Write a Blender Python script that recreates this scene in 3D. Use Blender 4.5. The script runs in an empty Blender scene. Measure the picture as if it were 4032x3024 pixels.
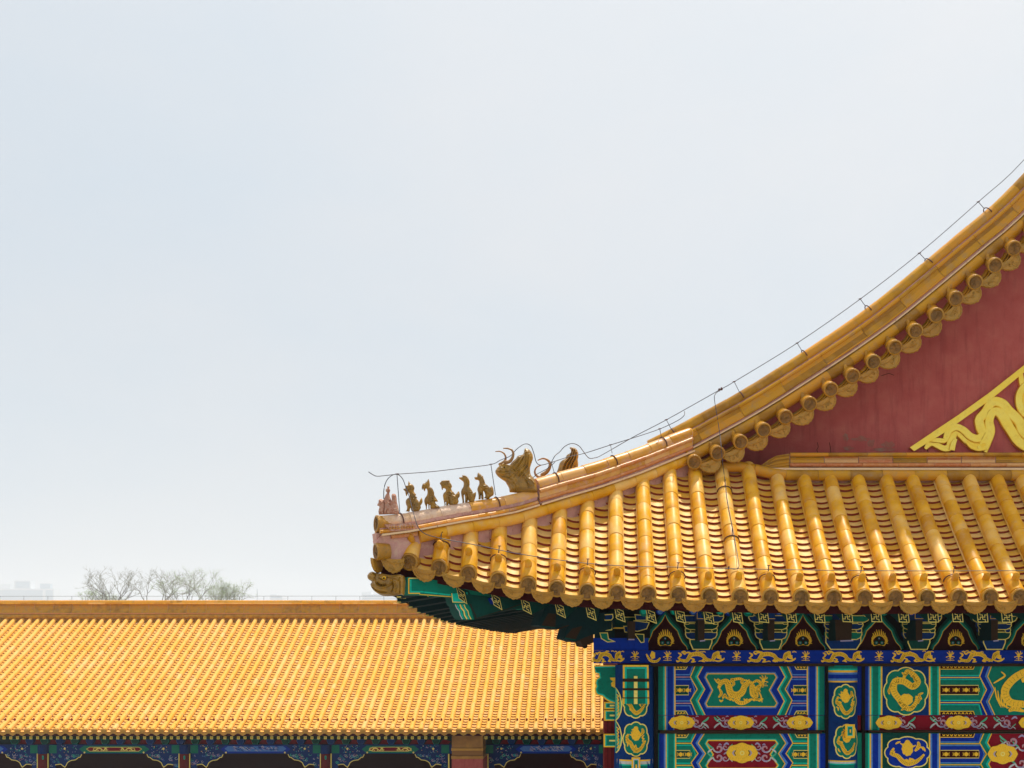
import bpy, math, random
import numpy as np
from mathutils import Vector, Matrix
from mathutils.geometry import tessellate_polygon
from mathutils.noise import noise as pnoise
random.seed(7)
# ------------------------------------------------------------------ camera
S = bpy.context.scene
F = 4200.0            # focal length in picture units (the picture is 4032 of them wide)
U0, V0 = 2350.0, 2550.0   # where the line of sight meets the horizon
ZC = 8.5              # eye height above the courtyard: the camera stands on a terrace
cam = bpy.data.cameras.new("camera")
cam.sensor_width = 36.0
cam.lens = F / 4032.0 * 36.0
cam.shift_x = (2016 - U0) / 4032.0
cam.shift_y = (V0 - 1512) / 4032.0
cam.clip_start = 0.1
cam.clip_end = 6000
camo = bpy.data.objects.new("camera", cam)
S.collection.objects.link(camo)
camo.location = (0, 0, ZC)
camo.rotation_euler = (math.radians(90), 0, 0)
S.camera = camo
# ------------------------------------------------------------------ sun, sky
SUN = Vector((0.58, 0.80, 3.2)).normalized()
sl = bpy.data.lights.new("sun", 'SUN')
sl.energy = 5.0
sl.angle = math.radians(1.2)
sl.color = (1.0, 0.94, 0.84)
so = bpy.data.objects.new("sun", sl)
S.collection.objects.link(so)
so.rotation_euler = (-SUN).to_track_quat('-Z', 'Y').to_euler()
so.location = (20, -10, 60)
W = bpy.data.worlds.new("World")
S.world = W
W.use_nodes = True
nt = W.node_tree
for n in list(nt.nodes): nt.nodes.remove(n)
def nn(t, typ, **kw):
    n = t.nodes.new(typ)
    for k, v in kw.items(): setattr(n, k, v)
    return n
out = nn(nt, 'ShaderNodeOutputWorld')
sky = nn(nt, 'ShaderNodeTexSky', sky_type='NISHITA')
sky.sun_disc = False
sky.sun_elevation = math.asin(SUN.z)
sky.sun_rotation = math.atan2(SUN.x, SUN.y)
sky.dust_density = 5.0
sky.air_density = 1.0
bg1 = nn(nt, 'ShaderNodeBackground'); bg1.inputs[1].default_value = 0.015
bg2 = nn(nt, 'ShaderNodeBackground'); bg2.inputs[1].default_value = 0.965
tc = nn(nt, 'ShaderNodeTexCoord')
mp = nn(nt, 'ShaderNodeMapping'); mp.inputs['Scale'].default_value = (1, 1, 1.8)
no = nn(nt, 'ShaderNodeTexNoise'); no.inputs['Scale'].default_value = 2.4; no.inputs['Detail'].default_value = 5; no.inputs['Roughness'].default_value = 0.5
rp = nn(nt, 'ShaderNodeValToRGB')
rp.color_ramp.elements[0].position = 0.32; rp.color_ramp.elements[0].color = (0.545, 0.642, 0.728, 1)
rp.color_ramp.elements[1].position = 0.72; rp.color_ramp.elements[1].color = (0.655, 0.690, 0.728, 1)
nt.links.new(tc.outputs['Generated'], mp.inputs['Vector'])
nt.links.new(mp.outputs[0], no.inputs['Vector'])
nt.links.new(no.outputs['Fac'], rp.inputs[0])
nt.links.new(sky.outputs[0], bg1.inputs[0])
# the veiled sun whitens the cloud layer around it
dt = nn(nt, 'ShaderNodeVectorMath', operation='DOT_PRODUCT'); dt.inputs[1].default_value = SUN
gl = nn(nt, 'ShaderNodeMapRange'); gl.inputs['From Min'].default_value = 0.35; gl.inputs['From Max'].default_value = 0.95
gl.inputs['To Min'].default_value = 0.0; gl.inputs['To Max'].default_value = 0.45
gl.interpolation_type = 'SMOOTHSTEP'
mx = nn(nt, 'ShaderNodeMixRGB'); mx.inputs[2].default_value = (1.05, 1.02, 0.98, 1)
nt.links.new(tc.outputs['Generated'], dt.inputs[0])
nt.links.new(dt.outputs['Value'], gl.inputs['Value'])
nt.links.new(gl.outputs[0], mx.inputs[0])
nt.links.new(rp.outputs[0], mx.inputs[1])
nt.links.new(mx.outputs[0], bg2.inputs[0])
ad = nn(nt, 'ShaderNodeAddShader')
nt.links.new(bg1.outputs[0], ad.inputs[0]); nt.links.new(bg2.outputs[0], ad.inputs[1])
nt.links.new(ad.outputs[0], out.inputs['Surface'])
S.view_settings.view_transform = 'Standard'
S.view_settings.look = 'None'
S.view_settings.exposure = 0.0
S.view_settings.gamma = 1.0
S.view_settings.use_curve_mapping = False
S.cycles.max_bounces = 6
S.cycles.diffuse_bounces = 3
S.cycles.glossy_bounces = 3
S.cycles.volume_bounces = 1
S.cycles.use_denoising = True
# ------------------------------------------------------------------ helpers
def P(u, v, D):                      # an image pixel position and a chosen distance give a place
    return Vector(((u - U0) / F * D, D, ZC + (V0 - v) / F * D))
def px(D): return D / F
def lerp(a, b, t): return a + (b - a) * t
def interp(x, tab):
    if x <= tab[0][0]: return tab[0][1]
    for (x0, y0), (x1, y1) in zip(tab, tab[1:]):
        if x <= x1: return y0 + (y1 - y0) * (x - x0) / (x1 - x0)
    return tab[-1][1]
def smooth(pts, n=6):                # Catmull-Rom through 2-D or 3-D points
    out = []
    P_ = [Vector(p) for p in pts]
    for i in range(len(P_) - 1):
        a = P_[max(i - 1, 0)]; b = P_[i]; c = P_[i + 1]; d = P_[min(i + 2, len(P_) - 1)]
        for k in range(n):
            t = k / n
            out.append(0.5 * ((2 * b) + (c - a) * t + (2 * a - 5 * b + 4 * c - d) * t * t + (3 * b - a - 3 * c + d) * t ** 3))
    out.append(P_[-1])
    return out
MATS = {}
def material(name, col, rough=0.6, spec=0.5, var=0.0, col2=None, col3=None, nscale=8.0, bump=0.0, bscale=60.0, metal=0.0, coat=0.0, dirt=None, dirtamt=0.0, dscale=3.0, streak=False):
    m = bpy.data.materials.new(name); m.use_nodes = True
    t = m.node_tree; b = t.nodes['Principled BSDF']
    b.inputs['Roughness'].default_value = rough
    b.inputs['Specular IOR Level'].default_value = spec
    b.inputs['Metallic'].default_value = metal
    b.inputs['Coat Weight'].default_value = coat
    b.inputs['Coat Roughness'].default_value = 0.25
    geo = nn(t, 'ShaderNodeNewGeometry')
    base = None
    c1 = (*col, 1)
    if col2 is not None:
        at = nn(t, 'ShaderNodeAttribute'); at.attribute_name = 'var'
        n1 = nn(t, 'ShaderNodeTexNoise'); n1.inputs['Scale'].default_value = nscale; n1.inputs['Detail'].default_value = 4
        t.links.new(geo.outputs['Position'], n1.inputs['Vector'])
        ma = nn(t, 'ShaderNodeMath', operation='MULTIPLY_ADD')   # noise*a + var
        ma.inputs[1].default_value = 1.1
        sb = nn(t, 'ShaderNodeMath', operation='SUBTRACT'); sb.inputs[1].default_value = 0.55
        t.links.new(n1.outputs['Fac'], ma.inputs[0]); t.links.new(at.outputs['Fac'], ma.inputs[2])
        t.links.new(ma.outputs[0], sb.inputs[0])
        rmp = nn(t, 'ShaderNodeValToRGB')
        e = rmp.color_ramp.elements
        e[0].position = 0.15; e[0].color = c1
        e[1].position = 0.85; e[1].color = (*(col3 or col2), 1)
        if col3:
            x = e.new(0.5); x.color = (*col2, 1)
        t.links.new(sb.outputs[0], rmp.inputs[0]); base = rmp.outputs[0]
    if dirt is not None and streak:
        mpg = nn(t, 'ShaderNodeMapping'); mpg.inputs['Scale'].default_value = (5.0, 5.0, 0.55); t.links.new(geo.outputs['Position'], mpg.inputs['Vector'])
    if dirt is not None:
        n2 = nn(t, 'ShaderNodeTexNoise'); n2.inputs['Scale'].default_value = dscale; n2.inputs['Detail'].default_value = 8; n2.inputs['Roughness'].default_value = 0.7
        t.links.new(mpg.outputs[0] if streak else geo.outputs['Position'], n2.inputs['Vector'])
        mr = nn(t, 'ShaderNodeMapRange'); mr.inputs['From Min'].default_value = 0.5; mr.inputs['From Max'].default_value = 0.72
        mr.inputs['To Max'].default_value = dirtamt
        t.links.new(n2.outputs['Fac'], mr.inputs['Value'])
        mm = nn(t, 'ShaderNodeMixRGB'); mm.inputs[1].default_value = c1; mm.inputs[2].default_value = (*dirt, 1)
        t.links.new(mr.outputs[0], mm.inputs[0])
        if base: t.links.new(base, mm.inputs[1])
        base = mm.outputs[0]
    if base: t.links.new(base, b.inputs['Base Color'])
    else: b.inputs['Base Color'].default_value = c1
    if bump:
        n3 = nn(t, 'ShaderNodeTexNoise'); n3.inputs['Scale'].default_value = bscale; n3.inputs['Detail'].default_value = 3
        t.links.new(geo.outputs['Position'], n3.inputs['Vector'])
        bp = nn(t, 'ShaderNodeBump'); bp.inputs['Strength'].default_value = bump; bp.inputs['Distance'].default_value = 0.01
        t.links.new(n3.outputs['Fac'], bp.inputs['Height']); t.links.new(bp.outputs[0], b.inputs['Normal'])
    MATS[name] = m
    return m
Y1 = (0.62, 0.30, 0.018); Y2 = (0.82, 0.39, 0.008); Y3 = (0.88, 0.51, 0.13)
material('glaze', (0.62, 0.26, 0.004), 0.45, 0.25, col2=Y2, col3=Y3, nscale=5, bump=0.12, bscale=18, coat=0.03, dirt=(0.62, 0.36, 0.17), dirtamt=0.6, dscale=9)
material('pan', (0.74, 0.38, 0.03), 0.5, 0.2, col2=(0.80, 0.45, 0.07), col3=(0.85, 0.53, 0.17), nscale=6, bump=0.15, bscale=25, dirt=(0.42, 0.26, 0.10), dirtamt=0.6, dscale=12)
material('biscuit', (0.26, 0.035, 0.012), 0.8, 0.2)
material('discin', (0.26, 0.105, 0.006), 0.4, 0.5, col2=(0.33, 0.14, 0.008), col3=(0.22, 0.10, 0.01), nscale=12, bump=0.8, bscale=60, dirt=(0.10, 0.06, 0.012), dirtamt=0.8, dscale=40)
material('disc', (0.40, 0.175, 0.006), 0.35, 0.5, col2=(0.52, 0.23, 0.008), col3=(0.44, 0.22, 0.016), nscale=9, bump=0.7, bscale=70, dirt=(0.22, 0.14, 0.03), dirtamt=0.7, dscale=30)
material('ridge', (0.58, 0.24, 0.005), 0.40, 0.25, col2=(0.68, 0.30, 0.02), col3=(0.76, 0.39, 0.11), nscale=6, bump=0.2, bscale=22, coat=0.2, dirt=(0.62, 0.34, 0.28), dirtamt=0.75, dscale=9)
material('oldglaze', (0.70, 0.36, 0.10), 0.4, 0.4, col2=(0.78, 0.48, 0.24), col3=(0.80, 0.56, 0.40), nscale=12, bump=0.5, bscale=50, dirt=(0.50, 0.26, 0.20), dirtamt=0.9, dscale=16)
material('verge', (0.36, 0.155, 0.003), 0.42, 0.2, col2=(0.60, 0.28, 0.004), col3=(0.66, 0.28, 0.012), nscale=4, bump=0.2, bscale=22, coat=0.2, dirt=(0.40, 0.24, 0.10), dirtamt=0.8, dscale=7)
material('redroll', (0.55, 0.15, 0.03), 0.35, 0.5, col2=(0.62, 0.22, 0.05), col3=(0.70, 0.34, 0.10), nscale=14, bump=0.2, dirt=(0.7, 0.42, 0.22), dirtamt=0.6, dscale=20)
material('mortar', (0.62, 0.33, 0.27), 0.9, 0.1, col2=(0.66, 0.36, 0.30), col3=(0.52, 0.26, 0.22), nscale=9, bump=0.7, bscale=60, dirt=(0.75, 0.55, 0.38), dirtamt=0.8, dscale=14)
material('ledge', (0.84, 0.56, 0.30), 0.4, 0.5, dirt=(0.6, 0.32, 0.2), dirtamt=0.6, dscale=12, bump=0.2)
material('redwall', (0.44, 0.085, 0.075), 0.9, 0.12, col2=(0.49, 0.110, 0.092), col3=(0.54, 0.15, 0.115), nscale=5, bump=0.6, bscale=45, dirt=(0.30, 0.06, 0.06), dirtamt=0.75, dscale=1.6, streak=True)
material('stain', (0.36, 0.15, 0.10), 0.9, 0.1, col2=(0.38, 0.12, 0.09), col3=(0.30, 0.22, 0.16), nscale=9, bump=0.4)
material('gild', (1.0, 0.60, 0.05), 0.34, 0.6, col2=(1.0, 0.68, 0.09), col3=(1.0, 0.74, 0.14), nscale=7, bump=0.35, bscale=20, metal=0.92, dirt=(0.75, 0.40, 0.02), dirtamt=0.5, dscale=14)
material('gold', (0.95, 0.55, 0.03), 0.45, 0.5, metal=0.7, dirt=(0.42, 0.22, 0.02), dirtamt=0.7, dscale=60, bump=0.3)
material('goldline', (0.95, 0.76, 0.17), 0.5, 0.5, metal=0.5, dirt=(0.5, 0.38, 0.08), dirtamt=0.6, dscale=40)
def paint(n, c, r=0.7): material(n, c, r, 0.08, dirt=tuple(x * 0.4 for x in c), dirtamt=0.7, dscale=22, bump=0.15)
paint('blue', (0.001, 0.030, 0.32)); paint('navy', (0.001, 0.036, 0.17)); paint('lblue', (0.09, 0.24, 0.60)); paint('bluebright', (0.001, 0.04, 0.42))
paint('green', (0.002, 0.21, 0.135)); paint('dgreen', (0.002, 0.062, 0.048)); paint('teal', (0.006, 0.55, 0.40)); paint('lgreen', (0.10, 0.52, 0.30))
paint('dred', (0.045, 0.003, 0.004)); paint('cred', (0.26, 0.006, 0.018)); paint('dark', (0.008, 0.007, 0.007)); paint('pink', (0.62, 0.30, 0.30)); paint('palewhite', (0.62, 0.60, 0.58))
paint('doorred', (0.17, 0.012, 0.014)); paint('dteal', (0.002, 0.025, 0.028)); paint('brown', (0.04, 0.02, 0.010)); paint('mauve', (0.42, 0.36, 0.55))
material('beast', (0.16, 0.078, 0.006), 0.33, 0.5, col2=(0.36, 0.175, 0.009), col3=(0.58, 0.29, 0.013), nscale=14, bump=0.4, bscale=90, coat=0.2, dirt=(0.17, 0.11, 0.02), dirtamt=0.8, dscale=26)
material('paste', (0.62, 0.46, 0.34), 0.7, 0.3, col2=(0.50, 0.22, 0.14), col3=(0.72, 0.58, 0.46), nscale=26, bump=0.5, bscale=80, dirt=(0.30, 0.10, 0.07), dirtamt=0.9, dscale=24)
material('horn', (0.32, 0.15, 0.04), 0.4, 0.5, dirt=(0.6, 0.36, 0.10), dirtamt=0.6, dscale=20)
material('cable', (0.05, 0.045, 0.06), 0.5, 0.5)
material('rust', (0.10, 0.035, 0.03), 0.7, 0.3)
material('bark', (0.12, 0.105, 0.085), 0.9, 0.1)
material('twig', (0.18, 0.17, 0.11), 0.9, 0.1)
material('bud', (0.26, 0.38, 0.08), 0.8, 0.2)
material('hazed_concrete', (0.66, 0.70, 0.74), 0.8, 0.3)  # pale bluish colour, part of the distance haze is painted into it
material('windowglass', (0.34, 0.46, 0.56), 0.3, 0.6)
material('paving', (0.27, 0.26, 0.24), 0.9, 0.2, col2=(0.30, 0.29, 0.265), col3=(0.23, 0.22, 0.21), nscale=1.5, bump=0.3)
material('stone', (0.42, 0.41, 0.39), 0.8, 0.2, dirt=(0.28, 0.27, 0.25), dirtamt=0.7)

class MB:
    def __init__(s): s.v = []; s.f = []; s.m = []; s.a = []; s.s = []; s.mats = []
    def mi(s, name):
        if name not in s.mats: s.mats.append(name)
        return s.mats.index(name)
    def add(s, vs, fs, mat, var=0.5, sm=False):
        b = len(s.v); k = s.mi(mat)
        s.v.extend([Vector(p) for p in vs])
        for f in fs:
            s.f.append([i + b for i in f]); s.m.append(k); s.a.append(var); s.s.append(sm)
        return s
    def build(s, name, parent=None, origin=None):
        me = bpy.data.meshes.new(name)
        o0 = origin
        if o0 is None:
            p = parent; o0 = Vector((0, 0, 0))
            while p is not None and p.parent is not None: p = p.parent
            if p is not None: o0 = p.location.copy()
        o0 = Vector(o0)
        me.from_pydata([tuple(p - o0) for p in s.v], [], s.f)
        for n in s.mats: me.materials.append(MATS[n])
        me.polygons.foreach_set('material_index', s.m)
        me.polygons.foreach_set('use_smooth', s.s)
        at = me.attributes.new('var', 'FLOAT', 'FACE'); at.data.foreach_set('value', s.a)
        me.update()
        o = bpy.data.objects.new(name, me)
        S.collection.objects.link(o)
        if parent is not None: o.parent = parent
        else: o.location = o0
        return o
    # ---- shapes
    def box(s, x0, x1, y0, y1, z0, z1, mat, var=0.5):
        vs = [(x, y, z) for x in (x0, x1) for y in (y0, y1) for z in (z0, z1)]
        return s.add(vs, [(0, 1, 3, 2), (4, 6, 7, 5), (0, 4, 5, 1), (2, 3, 7, 6), (0, 2, 6, 4), (1, 5, 7, 3)], mat, var)
    def hexa(s, pts, mat, var=0.5):    # 4 front + 4 back corners in matching order
        return s.add(pts, [(0, 1, 2, 3), (7, 6, 5, 4), (0, 4, 5, 1), (1, 5, 6, 2), (2, 6, 7, 3), (3, 7, 4, 0)], mat, var)
    def tube(s, path, rad, mat, n=8, a0=0.0, a1=2 * math.pi, caps=True, var=0.5, sm=True, up=Vector((0, 0, 1)), flat=1.0, flatax=None):
        path = [Vector(p) for p in path]
        if not hasattr(rad, '__len__'): rad = [rad] * len(path)
        full = abs(a1 - a0 - 2 * math.pi) < 1e-6
        cnt = n if full else n + 1
        vs = []; N = len(path)
        for i, p in enumerate(path):
            d = (path[min(i + 1, N - 1)] - path[max(i - 1, 0)])
            if d.length < 1e-9: d = Vector((0, 0, 1))
            d.normalize()
            u_ = up
            if abs(d.dot(u_)) > 0.98: u_ = Vector((0, 1, 0)) if abs(d.y) < .9 else Vector((1, 0, 0))
            sd = d.cross(u_).normalized(); uu = sd.cross(d).normalized()
            for k in range(cnt):
                a = a0 + (a1 - a0) * k / n
                q = sd * (math.cos(a) * rad[i]) + uu * (math.sin(a) * rad[i])
                if flatax is not None: q = q - flatax * q.dot(flatax) * (1 - flat)
                vs.append(p + q)
        fs = []
        for i in range(N - 1):
            for k in range(n):
                k2 = (k + 1) % cnt if full else k + 1
                fs.append((i * cnt + k, i * cnt + k2, (i + 1) * cnt + k2, (i + 1) * cnt + k))
        s.add(vs, fs, mat, var, sm)
        if caps:
            s.add(vs[:cnt], [tuple(range(cnt))[::-1]], mat, var)
            s.add(vs[-cnt:], [tuple(range(cnt))], mat, var)
        return s
    def blob(s, path, rad, mat='beast', n=12, flat=1.0):   # a tube closed with round ends
        path = [Vector(p) for p in path]; r = list(rad) if hasattr(rad, '__len__') else [rad] * len(path)
        if len(path) == 1: path = [path[0], path[0] + Vector((0, 0, 1e-4))]; r = [r[0], r[0]]
        d0 = (path[0] - path[1]).normalized(); d1 = (path[-1] - path[-2]).normalized()
        pp = []; rr = []
        for a in (80, 55, 30): pp.append(path[0] + d0 * r[0] * math.sin(math.radians(a))); rr.append(r[0] * math.cos(math.radians(a)))
        pp += path; rr += r
        for a in (30, 55, 80): pp.append(path[-1] + d1 * r[-1] * math.sin(math.radians(a))); rr.append(r[-1] * math.cos(math.radians(a)))
        return s.tube(pp, rr, mat, n=n, flat=flat, flatax=Vector((0, 1, 0)) if flat != 1 else None)
    def poly(s, pts3, mat, var=0.5):   # one flat many-cornered face
        pts3 = [Vector(p) for p in pts3]
        tr = tessellate_polygon([pts3])
        return s.add(pts3, [t for t in tr], mat, var)
    def prism(s, front, back, mat, var=0.5, side=None):
        n = len(front)
        tr = tessellate_polygon([[Vector(p) for p in front]])
        vs = list(front) + list(back)
        s.add(vs, [tuple(t) for t in tr] + [tuple(i + n for i in t[::-1]) for t in tr], mat, var)
        return s.add(vs, [(i, (i + 1) % n, (i + 1) % n + n, i + n) for i in range(n)], side or mat, var)
def flatsurf(D):                       # a flat painted face at distance D, layer k is 3 mm proud each
    return lambda u, v, k=0: P(u, v, D) + Vector((0, -0.003 * k, 0))
def colsurf(uc, D, R):                 # a round column
    xc = (uc - U0) / F * D
    def f(u, v, k=0):
        x = (u - U0) / F * D; dx = max(-R * .98, min(R * .98, x - xc))
        return Vector((xc + dx, D + R - math.sqrt(R * R - dx * dx) - 0.003 * k, ZC + (V0 - v) / F * D))
    return f
SC = [0]
def stroke(mb, sf, pts, w, mat, k=1, closed=False):
    SC[0] = (SC[0] + 1) % 23; k = k + .03 * SC[0]
    pts = [Vector((p[0], p[1])) for p in pts]; n = len(pts)
    if not hasattr(w, '__len__'): w = [w] * n
    vs = []
    for i, p in enumerate(pts):
        a = pts[(i - 1) % n] if (closed or i > 0) else p
        b = pts[(i + 1) % n] if (closed or i < n - 1) else p
        d1 = (p - a); d2 = (b - p)
        if d1.length < 1e-6: d1 = d2
        if d2.length < 1e-6: d2 = d1
        d1 = d1.normalized(); d2 = d2.normalized()
        n1 = Vector((-d1.y, d1.x)); n2 = Vector((-d2.y, d2.x))
        m = n1 + n2
        if m.length < 1e-3: m = n1
        m.normalize(); c = max(0.35, m.dot(n1))
        h = w[i] / 2 / c
        kk = k + .004 * i; vs.append(sf(p.x + m.x * h, p.y + m.y * h, kk)); vs.append(sf(p.x - m.x * h, p.y - m.y * h, kk))
    fs = [(2 * i, 2 * i + 1, 2 * i + 3, 2 * i + 2) for i in range(n - 1)]
    if closed: fs.append((2 * n - 2, 2 * n - 1, 1, 0))
    mb.add(vs, fs, mat)
def fill(mb, sf, pts, mat, k=0):
    SC[0] = (SC[0] + 1) % 23; k = k + .03 * SC[0]
    mb.poly([sf(p[0], p[1], k) for p in pts], mat)
def rect(mb, sf, u0, v0, u1, v1, mat, k=0): fill(mb, sf, [(u0, v0), (u1, v0), (u1, v1), (u0, v1)], mat, k)
def fanfill(mb, sf, c, pts, mat, k=0, rings=4):
    SC[0] = (SC[0] + 1) % 23; k = k + .03 * SC[0]
    vs = [sf(c[0], c[1], k)]; n = len(pts); fs = []
    for r in range(1, rings + 1):
        for p in pts: vs.append(sf(lerp(c[0], p[0], r / rings), lerp(c[1], p[1], r / rings), k))
    for i in range(n): fs.append((0, 1 + i, 1 + (i + 1) % n))
    for r in range(rings - 1):
        for i in range(n):
            j = (i + 1) % n
            fs.append((1 + r * n + i, 1 + r * n + j, 1 + (r + 1) * n + j, 1 + (r + 1) * n + i))
    mb.add(vs, fs, mat)
def ell(cu, cv, ru, rv, n=20, lob=0, amp=0.0, ph=0.0):
    o = []
    for i in range(n):
        a = 2 * math.pi * i / n; r = 1 + amp * abs(math.sin(lob * a / 2 + ph)) if lob else 1
        o.append((cu + ru * r * math.cos(a), cv + rv * r * math.sin(a)))
    return o
def tag(o, label=None, cat=None, group=None, kind=None):
    if label: o['label'] = label
    if cat: o['category'] = cat
    if group: o['group'] = group
    if kind: o['kind'] = kind
    return o
def thing(name, loc, label, cat, group=None):
    o = bpy.data.objects.new(name, None); o.empty_display_size = 0.2
    S.collection.objects.link(o); o.location = loc
    return tag(o, label, cat, group)
def rv(a=0.0, b=1.0): return random.uniform(a, b)
HAZE = 0.00042
material('gtile', (0.74, 0.38, 0.04), 0.6, 0.12, col2=(0.77, 0.415, 0.075), col3=(0.80, 0.47, 0.15), nscale=.5, bump=0.1, bscale=12, dirt=(0.72, 0.42, 0.24), dirtamt=0.3, dscale=2)
material('gpan', (0.70, 0.36, 0.06), 0.7, 0.08, col2=(0.72, 0.37, 0.08), col3=(0.76, 0.44, 0.17), nscale=.9, dirt=(0.55, 0.26, 0.16), dirtamt=0.6, dscale=3)
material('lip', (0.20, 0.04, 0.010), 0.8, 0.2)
material('pier', (0.30, 0.12, 0.012), 0.45, 0.4, col2=(0.42, 0.18, 0.02), col3=(0.58, 0.28, 0.03), nscale=3, bump=0.2)
# ================================================================== THE HALL
def hipD(u): return 13.364 / (1 - 0.0001299 * (u - 2350))
HN = Vector((0.479, -0.878, 0))        # level direction square to the hip ridge, towards the terrace
HT = Vector((0.878, 0.479, 0))
hall = thing('palace_hall', P(2350, V0, 14.05) - Vector((0, 0, ZC)),
             'large hall in the foreground, yellow glazed gabled roof over painted blue and green beams', 'hall')
def eaveD(u): return 12.26 - (0.26 * ((2300 - u) / 820.0) ** 2 if u < 2300 else 0)
BOT = [(1612,2213),(1730,2236),(1845,2259),(1962,2284),(2080,2304),(2193,2318),(2312,2330),(2430,2335),(2552,2339),(2671,2342),(2793,2347),(2914,2349),(3033,2351),(3155,2353),(3282,2354),(3404,2354),(3525,2354),(3649,2353),(3775,2352),(3898,2351),(4014,2351),(4137,2350),(4260,2350)] + [(4383 + 123 * k, 2350) for k in range(8)]
TOP = [(1628,2150),(1742,2111),(1852,2090),(1965,2070),(2085,2034),(2203,2003),(2311,1970),(2423,1924),(2529,1878),(2635,1844),(2735,1842),(2841,1846),(2947,1846),(3059,1880),(3165,1882),(3268,1884),(3377,1882),(3488,1882),(3591,1882),(3703,1882),(3814,1882),(3922,1882),(4020,1882)] + [(4131 + 107.5 * k, 1882) for k in range(8)]
RR = 0.088
def rowline(i):
    (ub, vb), (ut, vt) = BOT[i], TOP[i]
    De = eaveD(ub); Dt = min(14.0, hipD(ut))
    a = P(ub, vb, De); b = P(ut, vt, Dt)
    if abs(a.x - b.x) > 0.10: b.x = lerp(b.x, a.x, 0.6)
    d = (b - a); b2 = b + d.normalized() * 0.06
    return a, b2
def onrow(a, b, t):
    p = a.lerp(b, t); L = (b - a).length
    p.z -= 0.035 * L * 4 * t * (1 - t) * 0.55
    return p
LINES = [rowline(i) for i in range(len(BOT))]
def eave_disc(cx, ax, r, parent, seed, upv=Vector((0, 0, 1)), name='tile_end_disc'):
    """round end tile: rim, sunk field and a little coiled relief; ax points outwards"""
    mb = MB(); ax = ax.normalized()
    sd = ax.cross(upv).normalized(); up_ = sd.cross(ax)
    rg = random.Random(seed)
    prof = [(r * .86, -.15), (r * .92, -.10), (r * .98, -.03), (r, 0.0), (r * .97, .008), (r * .80, .009), (r * .76, -.004), (r * .5, -.006), (0.001, -.004)]
    n = 24; vs = []; fs = []
    for (q, h) in prof:
        for k in range(n):
            a = 2 * math.pi * k / n; vs.append(cx + sd * (q * math.cos(a)) + up_ * (q * math.sin(a)) + ax * h)
    for j in range(len(prof) - 1):
        for k in range(n): fs.append((j * n + k, j * n + (k + 1) % n, (j + 1) * n + (k + 1) % n, (j + 1) * n + k))
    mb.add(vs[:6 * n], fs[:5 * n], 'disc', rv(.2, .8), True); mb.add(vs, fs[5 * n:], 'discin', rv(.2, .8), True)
    ph = rg.uniform(0, 6); pts = []
    for k in range(15):
        t = k / 14; a = ph + t * 4.4 + .5 * math.sin(11 * t); q = r * (.30 + .25 * math.sin(7 * t + ph))
        pts.append(cx + sd * (q * math.cos(a)) + up_ * (q * math.sin(a)) + ax * .002)
    mb.tube(pts, [r * (.035 + .035 * math.sin(math.pi * k / 14)) for k in range(15)], 'discin', n=5, var=.9)
    for k in range(5):
        a = ph + 1.2 * k + .5; q0 = r * .25; q1 = r * .62
        mb.tube([cx + sd * (q0 * math.cos(a)) + up_ * (q0 * math.sin(a)), cx + sd * (q1 * math.cos(a + .5)) + up_ * (q1 * math.sin(a + .5))], [r * .035, r * .015], 'discin', n=4, var=.8)
    return mb.build(name, parent)
def drip_tile(c, sd, dn, out_, w, h, parent, name='drip_tile'):
    """scalloped triangular end tile hanging below the trough; c = middle of its top edge"""
    half = [(0, 1.0), (.10, .96), (.20, .90), (.34, .91), (.46, .82), (.60, .78), (.70, .64), (.83, .56), (.89, .40), (.98, .28), (1.0, .08), (1.02, -.10)]
    bot = [(x, y) for x, y in half]
    topc = [(1.0 - k / 6 * 2, .0 + .14 * (1 - (1.0 - k / 6 * 2) ** 2) - .12) for k in range(1, 6)]
    outl = [(-x, y) for x, y in half[::-1]] + [(x, y) for x, y in half[1:]] + topc
    f = [c + sd * (x * w) + dn * (y * h) for x, y in outl]
    b = [p - out_ * .025 for p in f]
    mb = MB(); v = rv(.2, .8)
    mb.prism(f, b, 'disc', v)
    rim = [c + sd * (x * w * .95) + dn * (y * h * .95 - .004) + out_ * .002 for x, y in [(-x, y) for x, y in half[::-1]] + half[1:]]
    mb.tube(rim, .009, 'disc', n=5, caps=False, var=v + .1)
    mb.tube([c + sd * (w * t) + dn * (h * (.30 - .22 * t * t)) + out_ * .004 for t in [k / 5 - 1 for k in range(11)]], .007, 'disc', n=5, caps=False, var=v)
    for k in range(7):
        a = rv(-.6, .6); bb = rv(.3, .7) * (1 - abs(a) * .7); q = rv(0, 6)
        mb.tube([c + sd * (w * (a + .13 * math.cos(q + t))) + dn * (h * (bb + .12 * math.sin(q + t * 1.2))) + out_ * .003 for t in (0, .7, 1.4, 2.1)], .006, 'disc', n=4, caps=False, var=v + .2)
    return mb.build(name, parent)
def nail(p, axis, r, h, parent, mat='glaze'):
    mb = MB(); mb.tube([p, p + axis * h * .6, p + axis * h * .85, p + axis * h], [r, r * .95, r * .72, r * .1], mat, n=10, var=rv(0, .4))
    return mb.build('nail_cap', parent)
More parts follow.
